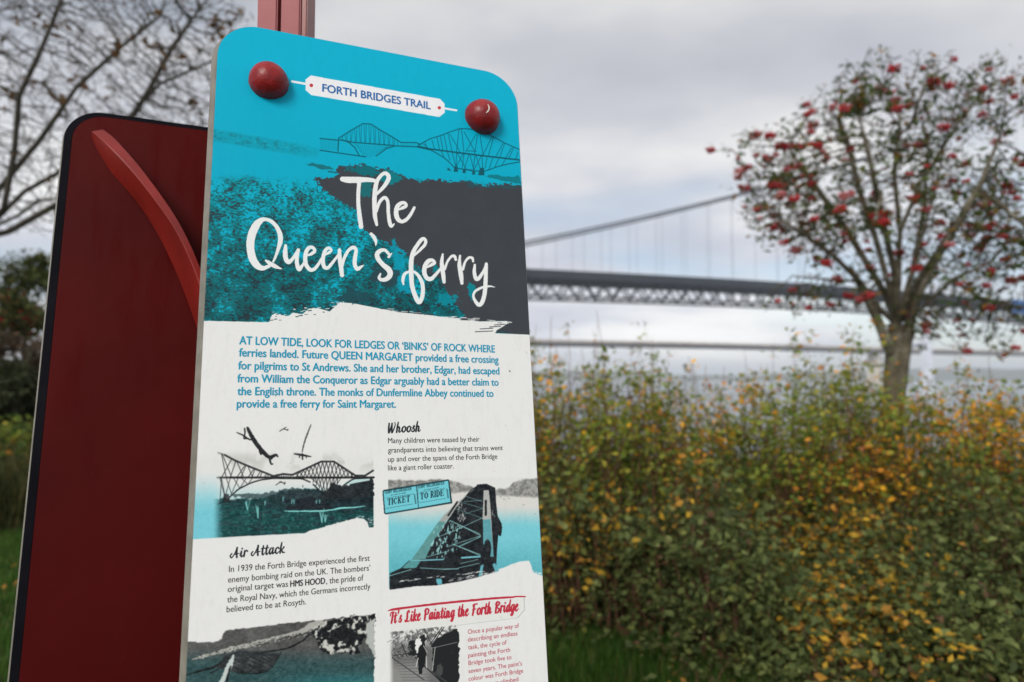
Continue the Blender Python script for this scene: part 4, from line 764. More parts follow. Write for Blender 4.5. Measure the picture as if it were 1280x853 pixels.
for sd in (0, WB):
    for i in range(np_):
        s = S0+i*PNL; a_ = -3.6; 
        beam('truss_diagonal', bpt(s, sd, TB), bpt(s+PNL/2, sd, a_), .46, M_steel, br); beam('truss_diagonal', bpt(s+PNL/2, sd, a_), bpt(s+PNL, sd, TB), .46, M_steel, br)
for i in range(np_):
    s = S0+i*PNL; beam('cross_beam', bpt(s, 0, TB), bpt(s, WB, TB), .25, M_steel, br)
ST = 425.; KC = .00036; SM = ST-503*.72
def cz(s): s_ = max(s, -48); return EYE+43+11.2+.262*s_+.00022*s_*s_
def cpt(s, side): p = BA+BD*s+BN*side; return np.array([p[0], p[1], cz(s)])
for sd in (0, WB):
    ss = np.arange(-47, ST+1, 8.); Pc = np.array([cpt(s, sd) for s in ss]); V, F = tubes(Pc[:-1], Pc[1:], [.45]*(len(ss)-1), [.45]*(len(ss)-1), 6)
    c_ = link('main_cable', mesh('main_cable', V, F, M_steel, True), br)
for sd in (0, WB):
    s = -34.
    while s < ST-4: beam('hanger', bpt(s, sd, -1), cpt(s, sd), .06, M_steel, br, 4); s += 13.4
def pier(s, top, w_, m, name='pier'):
    for sd in (0, WB):
        p = BA+BD*s+BN*sd; zt = top; V = []
        for z_, k_ in ((-12, 1.25), (-5, 1.25), (-5, 1.0), (zt, .85)):
            for a_, b_ in ((-1, -1), (1, -1), (1, 1), (-1, 1)): q_ = p+BD*a_*w_/2*k_+BN*b_*w_/2*k_; V.append((q_[0], q_[1], z_))
        F = [(i*4+j, i*4+(j+1) % 4, i*4+4+(j+1) % 4, i*4+4+j) for i in range(3) for j in range(4)]+[(12, 13, 14, 15)]
        link(name, mesh(name, V, F, m), br)
    p0_ = BA+BD*s; p1_ = BA+BD*s+BN*WB
    link('pier_beam', mesh('pier_beam', *tubes([(p0_[0], p0_[1], top-14.5)], [(p1_[0], p1_[1], top-14.5)], [1.6], [1.6], 4), m), br)
pier(223.5, EYE+43-10.4, 3.8, M_pale); [pier(q_, EYE+43-10.4, 4.6, M_pale) for q_ in (-50, -112)]
pier(ST, cz(ST)+2, 6., M_pale, 'tower_leg')
# blue sheeting round the deck near the right end
V = []; 
for s in np.arange(290, 345, 6.): V += [bpt(s, -1.9, -7.0), bpt(s, -2.1, -3.5), bpt(s, -2.0, .6+.3*math.sin(s))]
k = len(V)//3; link('blue_sheeting', mesh('blue_sheeting', V+[tuple(np.array(v)+np.array([BN[0], BN[1], 0])*.12) for v in V], [(i*3+j, i*3+j+1, i*3+4+j, i*3+3+j) for i in range(k-1) for j in range(2)]+[(k*3+i*3+j, k*3+i*3+j+1, k*3+i*3+4+j, k*3+i*3+3+j) for i in range(k-1) for j in range(2)], M_blue), br)
# ---------------------------------------------------------------- the second, farther bridge
B2A = np.array([(665-640)/863*809., 809.]); B2B = np.array([(1280-640)/863*1150., 1150.]); D2 = (B2B-B2A)/np.linalg.norm(B2B-B2A); N2 = np.array([-D2[1], D2[0]])
b2 = empty('road_bridge', (B2A[0], B2A[1], -7.4), 'thin pale road bridge farther off, running below the dark suspension bridge', 'bridge')
M_b2 = mat('far_deck', (.09, .092, .10), .7, .2, .1, .05); M_b2r = mat('wind_barrier', (.42, .36, .32), .6, .2, .3, .08)
def b2z(s): return EYE+44.5+1.2*math.sin(math.pi*min(max(s/600, 0), 1))
def s2(name, n0, n1, z0, z1, m):
    V = []
    for s in np.arange(-325, 1500, 25.):
        p = B2A+D2*s
        for nn_, z_ in ((n0, z0), (n1, z0), (n1, z1), (n0, z1)): q_ = p+N2*nn_; V.append((q_[0], q_[1], b2z(s)+z_))
    k = len(V)//4; F = [(i*4+j, i*4+(j+1) % 4, i*4+4+(j+1) % 4, i*4+4+j) for i in range(k-1) for j in range(4)]; return link(name, mesh(name, V, F, m), b2)
s2('deck', 0, 38, -4.6, -.8, M_b2); s2('wind_barrier', -.3, -.05, -.8, 2.0, M_b2r)
for s in (-180, 572, 1120):
    p = B2A+D2*s; V = []
    for z_, k_ in ((-13, 8.5), (-3, 8.), (8, 6.), (b2z(s)-4.7, 4.4)):
        for a_, b_ in ((-1, 0), (1, 0), (1, 1), (-1, 1)): q_ = p+D2*a_*k_+N2*(10+b_*14); V.append((q_[0], q_[1], z_))
    link('pier', mesh('pier', V, [(i*4+j, i*4+(j+1) % 4, i*4+4+(j+1) % 4, i*4+4+j) for i in range(3) for j in range(4)]+[(12, 13, 14, 15)], M_conc), b2)
# ---------------------------------------------------------------- boats
M_hull = mat('white_hull', (.78, .77, .73), .35, .5, .05, 1.); M_glass = mat('cabin_glass', (.02, .025, .03), .1, .6, .2, 2.)
def boat(loc, L, rz, label, cabin):
    t_ = empty('boat', loc, label, 'boat'); t_.rotation_euler.z = rz
    def ln(name, me): o = bpy.data.objects.new(name, me); C.objects.link(o); o.parent = t_; return o
    V = []; F = []; st = [(-.5, .85, 1., .0), (-.2, 1., .95, 0), (.15, .95, 1.0, 0), (.38, .6, 1.15, .1), (.5, .04, 1.3, .45)]; B = L*.16; Hh = L*.11
    for x, w_, h_, k_ in st: V += [(x*L, -B*w_, Hh*h_), (x*L, -B*w_*.8, 0), (x*L, 0, -Hh*.35*(1-k_)), (x*L, B*w_*.8, 0), (x*L, B*w_, Hh*h_)]
    for i in range(4): F += [(i*5+j, i*5+j+1, i*5+6+j, i*5+5+j) for j in range(4)]+[(i*5+4, i*5, i*5+5, i*5+9)]
    F.append((0, 4, 3, 2, 1)); ln('hull', mesh('hull', V, F, M_hull, False))
    if cabin:
        ln('cabin', boxmesh('cabin', -L*.25, L*.18, -B*.6, B*.6, Hh*.9, Hh*2.1, M_hull, L*.01)); ln('window_band', boxmesh('window_band', -L*.2, L*.182, -B*.61, B*.61, Hh*1.45, Hh*1.85, M_glass, L*.003))
    else:
        ln('canopy', boxmesh('canopy', -L*.3, L*.05, -B*.5, B*.5, Hh*.95, Hh*1.5, M_hull, L*.02))
    return t_
p = world_of(1166, 486, 560); boat((p[0], p[1], -7.4), 15, .15, 'longer white motor boat on the grey water right of the tree trunk', True)
p = world_of(1205, 488, 500); boat((p[0], p[1], -7.4), 8, -.2, 'small white boat on the water between the bigger boat and the beach', False)
# ---------------------------------------------------------------- trees grown by space colonisation
def grow(seed_pts, attract, step, kill, infl, maxit=140, bias=(0, 0, .0), rs=None, jit=.10):
    """seed_pts: list of polylines (limb skeletons) -> nodes, parents, limb id"""
    P = []; par = []; lid = []
    for li, (poly_, pidx) in enumerate(seed_pts):
        last = pidx; poly_ = np.array(poly_, float)
        for a_, b_ in zip(poly_[:-1], poly_[1:]):
            k = max(1, int(np.linalg.norm(b_-a_)/step))
            for j in range(1, k+1):
                if last == -1: P.append(a_); par.append(-1); lid.append(li); last = 0
                P.append(a_+(b_-a_)*j/k); par.append(last); lid.append(li); last = len(P)-1
    P = list(P); A = np.array(attract); arr = np.array(P); near = np.full(len(A), 9e9); nid = np.zeros(len(A), int)
    def upd(s):
        nonlocal near, nid
        new = np.array(P[s:]); 
        if not len(new): return
        d = np.linalg.norm(A[:, None]-new[None], axis=2); j = d.argmin(1); dm = d[np.arange(len(A)), j]; b_ = dm < near; near[b_] = dm[b_]; nid[b_] = j[b_]+s
    upd(0); bias = np.array(bias)
    for it_ in range(maxit):
        act = (near < infl) & (near > kill)
        if not act.any(): break
        s = len(P); dirs = {}
        ids = nid[act]; vec = A[act]-np.array(P)[ids]; vec /= np.linalg.norm(vec, axis=1, keepdims=True)
        order = np.argsort(ids); ids = ids[order]; vec = vec[order]; u, st_ = np.unique(ids, return_index=True); sm = np.add.reduceat(vec, st_)
        for i_, v_ in zip(u, sm):
            v_ = v_/(np.linalg.norm(v_)+1e-6)+bias+rs.normal(0, jit, 3)+(.35*(P[i_]-P[par[i_]])/step if par[i_] >= 0 else 0); v_ /= np.linalg.norm(v_)
            P.append(P[i_]+v_*step); par.append(i_); lid.append(lid[i_])
        upd(s)
        keep_ = near > kill; A = A[keep_]; near = near[keep_]; nid = nid[keep_]
        if not len(A): break
    return np.array(P), np.array(par), np.array(lid)
def radii(P, par, tip, pw):
    n_ = len(P); r = np.zeros(n_); ch = np.zeros(n_, int)
    for i in range(n_-1, -1, -1):
        if r[i] == 0: r[i] = tip**pw
        if par[i] >= 0: r[par[i]] += r[i]; ch[par[i]] += 1
    return r**(1/pw), ch
M_bark = mat('rowan_bark', (.12, .105, .075), .9, .15, .4, 9, .9, 28, dirt=((.26, .25, .21), 9, .56))
M_twig = mat('twig_bark', (.10, .085, .07), .9, .15, .3, 9)
M_leaf = mat('leaf', (1, 1, 1), .6, .18, .18, 3., tint=True, transl=.35)
def leaves(centers, size, rs, pal, wts, aspect=.5, flat=.35, jitter=.0):
    n_ = len(centers); c_ = np.asarray(centers)+rs.normal(0, 1, (n_, 3))*jitter
    d = rs.normal(0, 1, (n_, 3)); d[:, 2] *= .6; d /= np.linalg.norm(d, axis=1, keepdims=True); u_ = rs.normal(0, 1, (n_, 3)); u_[:, 2] += 1.2; s_ = np.cross(d, u_); s_ /= np.linalg.norm(s_, axis=1, keepdims=True); nn_ = np.cross(s_, d)
    L = (size*(.45+1.15*rs.rand(n_)**1.6))[:, None]; W = L*aspect/2
    V = np.stack([c_, c_+d*L*.45+s_*W+nn_*W*flat, c_+d*L, c_+d*L*.45-s_*W+nn_*W*flat], 1).reshape(-1, 3)
    b_ = np.arange(n_)[:, None]*4; F = np.vstack([b_+np.array([0, 1, 2]), b_+np.array([0, 2, 3])])
    pal = np.array(pal); w_ = np.asarray(wts, float)
    if w_.ndim == 1: k = rs.choice(len(pal), n_, p=w_/w_.sum())
    else: cs = np.cumsum(w_/w_.sum(1, keepdims=True), 1); k = (rs.rand(n_, 1) > cs).sum(1).clip(0, len(pal)-1)
    t_ = pal[k]*rs.uniform(.75, 1.25, (n_, 1)); return V, F, np.repeat(t_, 4, 0)
def lm(name, args, parent, kind=None):
    V, F, t_ = args; o = link(name, mesh(name, V, F, M_leaf, False, t_), parent)
    if kind: o['kind'] = kind
    return o
def ellipsoid_pts(n_, c, rad, rs, shell=.0):
    v = rs.normal(0, 1, (n_, 3)); v /= np.linalg.norm(v, axis=1, keepdims=True); r_ = rs.rand(n_, 1)**(1/3.)*(1-shell)+shell; return np.array(c)+v*r_*np.array(rad)
# rowan
def clumpy(n_, c, rad, rs, k, size):
    cc = ellipsoid_pts(k, c, rad, rs, .25); w_ = rs.uniform(.5, 1.5, k); i = rs.choice(k, n_, p=w_/w_.sum()); v = rs.normal(0, 1, (n_, 3)); v /= np.linalg.norm(v, axis=1, keepdims=True); return cc[i]+v*(rs.rand(n_, 1)**.5)*size*rs.uniform(.6, 1.3, k)[i][:, None]
rs = np.random.RandomState(5); TD = 7.4
def tw(x, y, dd=0.): return world_of(x, y, TD+dd)
base = tw(1108, 560); base[2] = -.05+float(land(base[0], base[1]))
trunk = [base, tw(1110, 560), tw(1114, 500), tw(1116, 450), tw(1120, 405)]
limbs = [(trunk, -1)]
att = np.vstack([clumpy(3000, tw(1130, 235, 0), (1.66, 1.2, 1.3), rs, 85, .30), ellipsoid_pts(420, tw(1005, 240, 0), (.75, .7, .65), rs), ellipsoid_pts(520, tw(1240, 300, 0), (1.0, .9, .8), rs), ellipsoid_pts(200, tw(1215, 400, -.2), (.8, .5, .32), rs), ellipsoid_pts(60, tw(1010, 370, -.1), (.55, .5, .25), rs), ellipsoid_pts(26, tw(1235, 105, -.1), (.35, .3, .45), rs), ellipsoid_pts(60, tw(955, 190, -.1), (.42, .3, .30), rs), ellipsoid_pts(10, tw(910, 190, -.1), (.22, .1, .08), rs), ellipsoid_pts(30, tw(955, 262, -.1), (.25, .2, .15), rs), ellipsoid_pts(40, tw(1020, 150, -.1), (.4, .3, .15), rs), ellipsoid_pts(10, tw(1160, 100, -.1), (.25, .3, .35), rs), ellipsoid_pts(60, tw(1270, 190, -.1), (.6, .5, .6), rs)])
t1 = len(trunk)
sk = [[trunk[-1], tw(1098, 385, -.1), tw(1075, 352, -.2), tw(1040, 318, -.3), tw(1000, 290, -.35)], [trunk[-1], tw(1112, 360, .1), tw(1095, 300, .25), tw(1075, 240, .35), tw(1060, 180, .4)], [trunk[-1], tw(1122, 350, 0), tw(1125, 290, 0), tw(1118, 220, -.1), tw(1125, 150, -.1)],
      [trunk[-1], tw(1135, 365, -.1), tw(1150, 310, -.2), tw(1165, 250, -.3), tw(1180, 190, -.35)], [trunk[-1], tw(1142, 372, .1), tw(1172, 322, .25), tw(1205, 270, .35), tw(1240, 210, .4)], [trunk[-1], tw(1150, 388, -.1), tw(1190, 350, -.2), tw(1235, 330, -.25)], [trunk[-1], tw(1108, 370, .3), tw(1060, 290, .6), tw(1010, 220, .7), tw(985, 185, .6)], [trunk[-1], tw(1118, 340, -.3), tw(1100, 260, -.6), tw(1085, 190, -.7), tw(1075, 150, -.7)],
      [trunk[-1], tw(1140, 340, .4), tw(1155, 260, .7), tw(1160, 190, .8), tw(1150, 140, .7)], [trunk[-1], tw(1148, 350, -.4), tw(1190, 290, -.7), tw(1225, 230, -.7), tw(1250, 170, -.6)], [trunk[-1], tw(1098, 385, -.1), tw(1075, 352, -.2), tw(1040, 350, -.3), tw(990, 345, -.3)], [trunk[-1], tw(1124, 350, 0), tw(1125, 290, 0), tw(1150, 230, 0), tw(1200, 150, 0), tw(1240, 105, 0), tw(1252, 75, 0)], [trunk[-1], tw(1150, 388, -.1), tw(1190, 350, -.2), tw(1230, 375, -.3), tw(1275, 385, -.4)]]
P, par, lid = [], [], []
allsk = [(trunk, -1)]
# index of the trunk's last node is only known after it is laid out
def grow_tree(trunk, sk, att, step, kill, infl, rs, bias=(0, 0, 0), maxit=140):
    global NT
    k = 0
    for a_, b_ in zip(trunk[:-1], trunk[1:]): k += max(1, int(np.linalg.norm(np.array(b_)-a_)/step))
    NT = k
    return grow([(trunk, -1)]+[(s_, k) for s_ in sk], att, step, kill, infl, maxit, bias, rs)
P, par, lid = grow_tree(trunk, sk, att, .065, .085, .55, rs)
r, ch = radii(P, par, .0036, 2.35)
print('rowan root', r[0]); r = np.where(r > .02, .02+(r-.02)*min(1, .10/r[0]), r); r = np.minimum(r, .085); lid[NT+1:][lid[NT+1:] == 0] = 2; r = np.minimum(r, .058); r[:NT+1] = np.linspace(.100, .078, NT+1)
rowan = empty('rowan_tree', tuple(base), 'rowan tree with clusters of red berries and thinning leaves rising behind the hedge', 'tree')
def edges(sel, k): i = np.where(sel & (par >= 0))[0]; p_ = par[i]; return tubes(P[p_], P[i], np.minimum(r[p_], r[i]*1.35), r[i], k)
V, F = edges(lid == 0, 12); link('trunk', mesh('trunk', V, F, M_bark, True), rowan)
# a second stem fused to the first gives the fluted, forked trunk of the photograph
pts = [base+np.array([.075, -.02, 0]), tw(1121, 520, -.05), tw(1130, 450, -.05), tw(1138, 400, -.05), tw(1147, 372, -.03), tw(1160, 347, .05), tw(1176, 320, .15)]; pts = np.array(pts); V, F = tubes(pts[:-1], pts[1:], [.066, .064, .058, .050, .040, .030], [.064, .058, .050, .040, .030, .018], 10); link('trunk', mesh('trunk', V, F, M_bark, True), rowan)
pts = np.array([tw(1113, 440, -.05), tw(1098, 402, -.1), tw(1078, 360, -.15), tw(1062, 335, -.2)]); V, F = tubes(pts[:-1], pts[1:], [.055, .05, .04], [.05, .04, .03], 9); link('branch', mesh('branch', V, F, M_bark, True), rowan)
for li in range(1, len(sk)+1):
    V, F = edges((lid == li) & (r > .012), 7); link('branch', mesh('branch', V, F, M_bark, True), rowan)
V, F = edges(r <= .012, 4); tag(link('twigs', mesh('twigs', V, F, M_twig), rowan), kind='stuff')
tips = np.where((r < .010) & (ch <= 1))[0]; fine = P[tips]
ex = fine[rs.rand(len(fine)) < .34]; cen = np.repeat(ex, 8, 0); print('rowan nodes', len(P), 'tips', len(fine))
spray = cen+rs.normal(0, .055, cen.shape)+np.array([0, 0, -.03])
lm('leaves', leaves(spray, .072, rs, [(.05, .085, .02), (.09, .14, .03), (.17, .18, .04), (.14, .06, .05), (.30, .16, .03)], [.35, .3, .15, .12, .08], .38), rowan, 'stuff')
M_berry = mat('red_berry', (.36, .012, .016), .3, .5, .25, 30)
def berries(seed):
    rr = np.random.RandomState(seed); bm = bmesh.new()
    for k in range(30):
        v = rr.normal(0, 1, 3); v /= np.linalg.norm(v); v *= np.array([.050, .050, .034])*rr.rand()**.45; bmesh.ops.create_icosphere(bm, subdivisions=1, radius=.0125, matrix=Matrix.Translation(v))
    me = bpy.data.meshes.new('berry_cluster'); bm.to_mesh(me); bm.free(); me.materials.append(M_berry); return me
BM = [berries(i) for i in range(4)]
outer = P[(ch == 0)]; ctr = tw(1125, 260); sel = outer[rs.permutation(len(outer))[:240]]
spots = [(888, 183), (945, 190), (950, 268), (962, 165), (1010, 138), (975, 178), (960, 255), (965, 280), (1032, 195), (1090, 245), (1018, 150), (1040, 130), (1135, 128), (1180, 155), (1190, 190), (1245, 172), (1250, 290), (1180, 292), (1085, 308), (1145, 320), (1155, 318), (1098, 275), (1200, 350), (1235, 380), (1215, 395), (1060, 365), (1035, 375), (1010, 380), (1270, 195), (1270, 430), (1255, 440), (1075, 370), (990, 375), (925, 210), (1005, 215), (1015, 225)]
for x, y in spots: sel = np.vstack([sel, tw(x, y, rs.uniform(-.5, .1))])
for i, q_ in enumerate(sel):
    if i >= len(sel)-len(spots):      # hang each on the nearest twig
        d = np.linalg.norm(P-q_, axis=1); nb = P[d.argmin()]; 
        if d.min() > .3: q_ = nb+(q_-nb)*.3/d.min()
        V, F = tubes([nb], [q_+np.array([0, 0, .03])], [.004], [.003], 4)
        if i == len(sel)-len(spots): SV, SF = [V], [F]
        else: SF.append(F+sum(len(a_) for a_ in SV)); SV.append(V)
    o = bpy.data.objects.new('berry_cluster', BM[i % 4]); C.objects.link(o); o.parent = rowan; o.location = Vector(q_)-Vector(base)+Vector((0, 0, -.04)); o.rotation_euler = (0, 0, rs.rand()*6); s_ = rs.uniform(.55, 1.35); o.scale = (s_, s_, s_)
tag(link('twigs', mesh('berry_stalks', np.vstack(SV), np.vstack(SF), M_twig), rowan), kind='stuff')
# bare tree, upper left
rs = np.random.RandomState(21); TD = 8.5
base2 = tw(-95, 760); base2[2] = float(land(base2[0], base2[1]))-.05
trunk = [base2, tw(-85, 560), tw(-60, 400), tw(-30, 300)]
sk = [[trunk[-1], tw(5, 260, -.2), tw(18, 190, -.3), tw(24, 120, -.4), tw(48, 70, -.4), tw(75, 5, -.5), tw(90, -60, -.5)], [trunk[-1], tw(10, 290, .2), tw(60, 262, .3), tw(110, 235, .3), tw(150, 170, .3), tw(185, 115, .3), tw(215, 60, .4), tw(250, 10, .4)],
      [trunk[-1], tw(0, 235, .5), tw(50, 175, .5), tw(95, 110, .4), tw(150, 60, .4), tw(200, 20, .4)], [trunk[-1], tw(-60, 220, 0), tw(-70, 120, 0), tw(-60, 20, 0)], [trunk[-1], tw(-5, 282, -.3), tw(22, 270, -.4), tw(48, 251, -.45), tw(85, 247, -.5), tw(120, 226, -.6)], [trunk[-1], tw(30, 240, .8), tw(120, 190, .9), tw(200, 105, .9), tw(280, 70, .9)]]
att = np.vstack([ellipsoid_pts(7500, tw(60, 60, .2), (2.5, 1.5, 1.7), rs, .1), ellipsoid_pts(2000, tw(205, 60, .2), (1.1, 1.0, 1.3), rs), ellipsoid_pts(1600, tw(60, 235, 0), (1.3, .9, .65), rs), ellipsoid_pts(420, tw(250, 120, .2), (.5, .8, .8), rs)])
P, par, lid = grow_tree(trunk, sk, att, .07, .085, .55, rs, (0, 0, .02))
r, ch = radii(P, par, .0033, 2.4); r = np.where(r > .012, .012+(r-.012)*.55, r); r = np.minimum(r, .050); lid[NT+1:][lid[NT+1:] == 0] = 2; r[:NT+1] = np.linspace(.17, .09, NT+1); print('bare nodes', len(P))
bare = empty('bare_tree', tuple(base2), 'nearly bare tree with spreading grey branches and a few brown leaves, upper left', 'tree')
M_bark2 = mat('grey_bark', (.07, .062, .05), .9, .15, .35, 6, .8, 24, dirt=((.10, .11, .05), 5, .6))
V, F = edges(lid == 0, 10); link('trunk', mesh('trunk', V, F, M_bark2, True), bare)
for li in range(1, len(sk)+1):
    V, F = edges((lid == li) & (r > .010), 6); link('branch', mesh('branch', V, F, M_bark2, True), bare)
V, F = edges(r <= .010, 4); tag(link('twigs', mesh('twigs', V, F, M_bark2), bare), kind='stuff')
outer = P[ch == 0]; 
cl = np.vstack([tw(x, y, rs.uniform(-.3, .3)) for x, y in [(25, 28), (52, 28), (75, 30), (138, 50), (190, 50), (143, 115), (198, 80), (32, 110), (75, 120), (60, 130), (265, 40), (285, 30), (290, 8), (250, 138), (12, 115), (270, 28), (306, 14), (225, 18)]])
cen = np.vstack([np.repeat(cl, 9, 0)+rs.normal(0, .055, (len(cl)*9, 3)), np.repeat(outer[rs.rand(len(outer)) < .02], 3, 0)+rs.normal(0, .06, (1, 3))])
tops = P[np.array([np.linalg.norm(P-c_, axis=1).argmin() for c_ in cl])]
cen[:len(cl)*9] = np.repeat(tops, 9, 0)*.75+np.repeat(cl, 9, 0)*.25+rs.normal(0, .06, (len(cl)*9, 3))
lm('brown_leaves', leaves(cen, .10, rs, [(.16, .08, .035), (.22, .12, .045), (.11, .08, .035)], [.5, .3, .2], .55), bare, 'stuff')
# evergreen-looking tree and shrubs beyond the grass at the left
def blob_tree(name, label, cat, x, y0, y1, w_, depth, n_leaf, pal, wts, seed, lsize=.09, trunk_r=.09, group=None):
    rs = np.random.RandomState(seed); c0 = world_of(x, 474, depth); gz = float(land(np.array(c0[0]), np.array(c0[1]))); top = world_of(x, y0, depth)[2]; bot = world_of(x, y1, depth)[2]; hw = w_/862.9*depth/2
    t_ = empty(name, (c0[0], c0[1], gz), label, cat, group); b0 = np.array([c0[0], c0[1], gz-.05])
    cl_ = ellipsoid_pts(26, (c0[0], c0[1], (top+bot)/2), (hw*.8, hw*.8, (top-bot)/2*.8), rs, .2); lim = [np.array([c0[0], c0[1], bot+(top-bot)*.15])]
    S0_, S1_, R0_, R1_ = [b0], [lim[0]], [trunk_r], [trunk_r*.7]
    for q_ in cl_: S0_.append(lim[0]); S1_.append((lim[0]+q_)/2+rs.normal(0, hw*.06, 3)); R0_.append(trunk_r*.45); R1_.append(trunk_r*.25); S0_.append(S1_[-1]); S1_.append(q_); R0_.append(trunk_r*.25); R1_.append(trunk_r*.06)
    link('trunk', mesh('trunk', *tubes(S0_[:1], S1_[:1], R0_[:1], R1_[:1], 8), M_bark2, True), t_); tag(link('branches', mesh('branches', *tubes(S0_[1:], S1_[1:], R0_[1:], R1_[1:], 5), M_bark2, True), t_), kind='stuff')
    k = rs.randint(0, len(cl_), n_leaf); sp_ = rs.uniform(.6, 1.4, len(cl_))[k][:, None]; v = rs.normal(0, 1, (n_leaf, 3)); v /= np.linalg.norm(v, axis=1, keepdims=True); cen = cl_[k]+v*rs.rand(n_leaf, 1)**.5*np.array([hw*.36, hw*.36, hw*.24])*sp_
    lm('leaves', leaves(cen, lsize, rs, pal, wts, .55), t_, 'stuff'); return t_
G1 = [(.045, .065, .02), (.08, .10, .03), (.13, .15, .045), (.20, .17, .06)]
blob_tree('dark_tree', 'dark green bushy tree beyond the rough grass, left of the red board', 'tree', 30, 303, 425, 125, 14, 6500, G1, [.3, .35, .25, .10], 4, .10, .05)
blob_tree('berry_tree', 'loose small tree flecked with red beyond the rough grass at the far left', 'tree', -2, 350, 440, 95, 12.5, 3200, G1+[(.3, .02, .02)], [.3, .3, .2, .1, .1], 6, .085, .06)
Br = [(.11, .085, .06), (.15, .11, .08), (.09, .09, .05), (.20, .13, .08)]
for x, y0, w_, d, sd, lb in ((-10, 402, 130, 11.8, 9, 'brown autumn shrub at the left picture edge below the small trees'), (66, 408, 120, 12.4, 10, 'brown autumn shrub hidden partly by the red board edge'), (24, 434, 120, 11., 12, 'low dark shrub in front of the brown autumn shrubs')):
    blob_tree('shrub', lb, 'shrub', x, y0, 585, w_, d, 12000, Br if sd != 12 else [(.04, .05, .022), (.06, .065, .03)], [.3, .3, .2, .2] if sd != 12 else [.6, .4], sd, .085, .03)
for x, y0, w_, d, sd in ((-150, 385, 240, 44, 31),):
    blob_tree('distant_tree', 'round dark tree far off at the left edge, behind the brown shrubs', 'tree', x, y0, 470, w_, d, 4200, [(.04, .05, .025), (.07, .07, .04), (.09, .075, .045)], [.4, .4, .2], sd, .35, .18)
# ---------------------------------------------------------------- grass
M_blade = mat('grass_blade', (1, 1, 1), .6, .25, .2, 2., tint=True, transl=.25)
def blades(name, label, cat, X, Y, h0, h1, w_, pal, wts, seed, lean=.35):
    rs = np.random.RandomState(seed); n_ = len(X); Z = land(X, Y); b_ = np.stack([X, Y, Z-.01], 1); h_ = rs.uniform(h0, h1, n_); a_ = rs.rand(n_)*6.283; ln_ = rs.rand(n_)*lean*h_
    d = np.stack([np.cos(a_)*ln_, np.sin(a_)*ln_, h_], 1); a2 = rs.rand(n_)*6.283; s_ = np.stack([np.cos(a2), np.sin(a2), np.zeros(n_)], 1)*w_/2
    md_ = b_+d*np.array([.35, .35, .55]); V = np.stack([b_-s_, b_+s_, md_+s_*.8, md_-s_*.8, b_+d], 1).reshape(-1, 3); k = np.arange(n_)[:, None]*5
    F = np.vstack([k+np.array([0, 1, 2]), k+np.array([0, 2, 3]), k+np.array([3, 2, 4])]); pal = np.array(pal); w2 = np.array(wts, float); t_ = pal[rs.choice(len(pal), n_, p=w2/w2.sum())]*rs.uniform(.7, 1.3, (n_, 1))
    return tag(link(name, mesh(name, V, F, M_blade, False, np.repeat(t_, 5, 0))), label, cat, kind='stuff')
rs = np.random.RandomState(3)
n_ = 60000; Y = 2.6+rs.rand(n_)**.8*5.6; X = -Y*.78-1.6+rs.rand(n_)*(Y*.5+1.8)
GP = [(.038, .10, .012), (.058, .135, .016), (.085, .16, .024), (.17, .15, .05)]
blades('grass', 'short green mown grass at the lower left', 'grass', X, Y, .05, .10, .007, GP, [.4, .35, .17, .08], 1)
n_ = 40000; Y = 2.9+rs.rand(n_)*1.4; X = -.3+rs.rand(n_)**1.3*2.6
blades('grass', 'long green grass at the foot of the hedge beside the sign', 'grass', X, Y, .06, .20, .008, GP, [.4, .35, .17, .08], 2)
n_ = 30000; Y = 7.4+rs.rand(n_)**1.3*5.5; X = -Y*.80-1.2+rs.rand(n_)*(Y*.5+1.4)
RG = [(.05, .065, .02), (.09, .095, .03), (.14, .12, .05), (.17, .09, .03)]
blades('rough_grass', 'tall rough grass and weeds behind the mown grass at the left', 'grass', X, Y, .45, 1.0, .014, RG, [.4, .35, .2, .05], 4, .9)
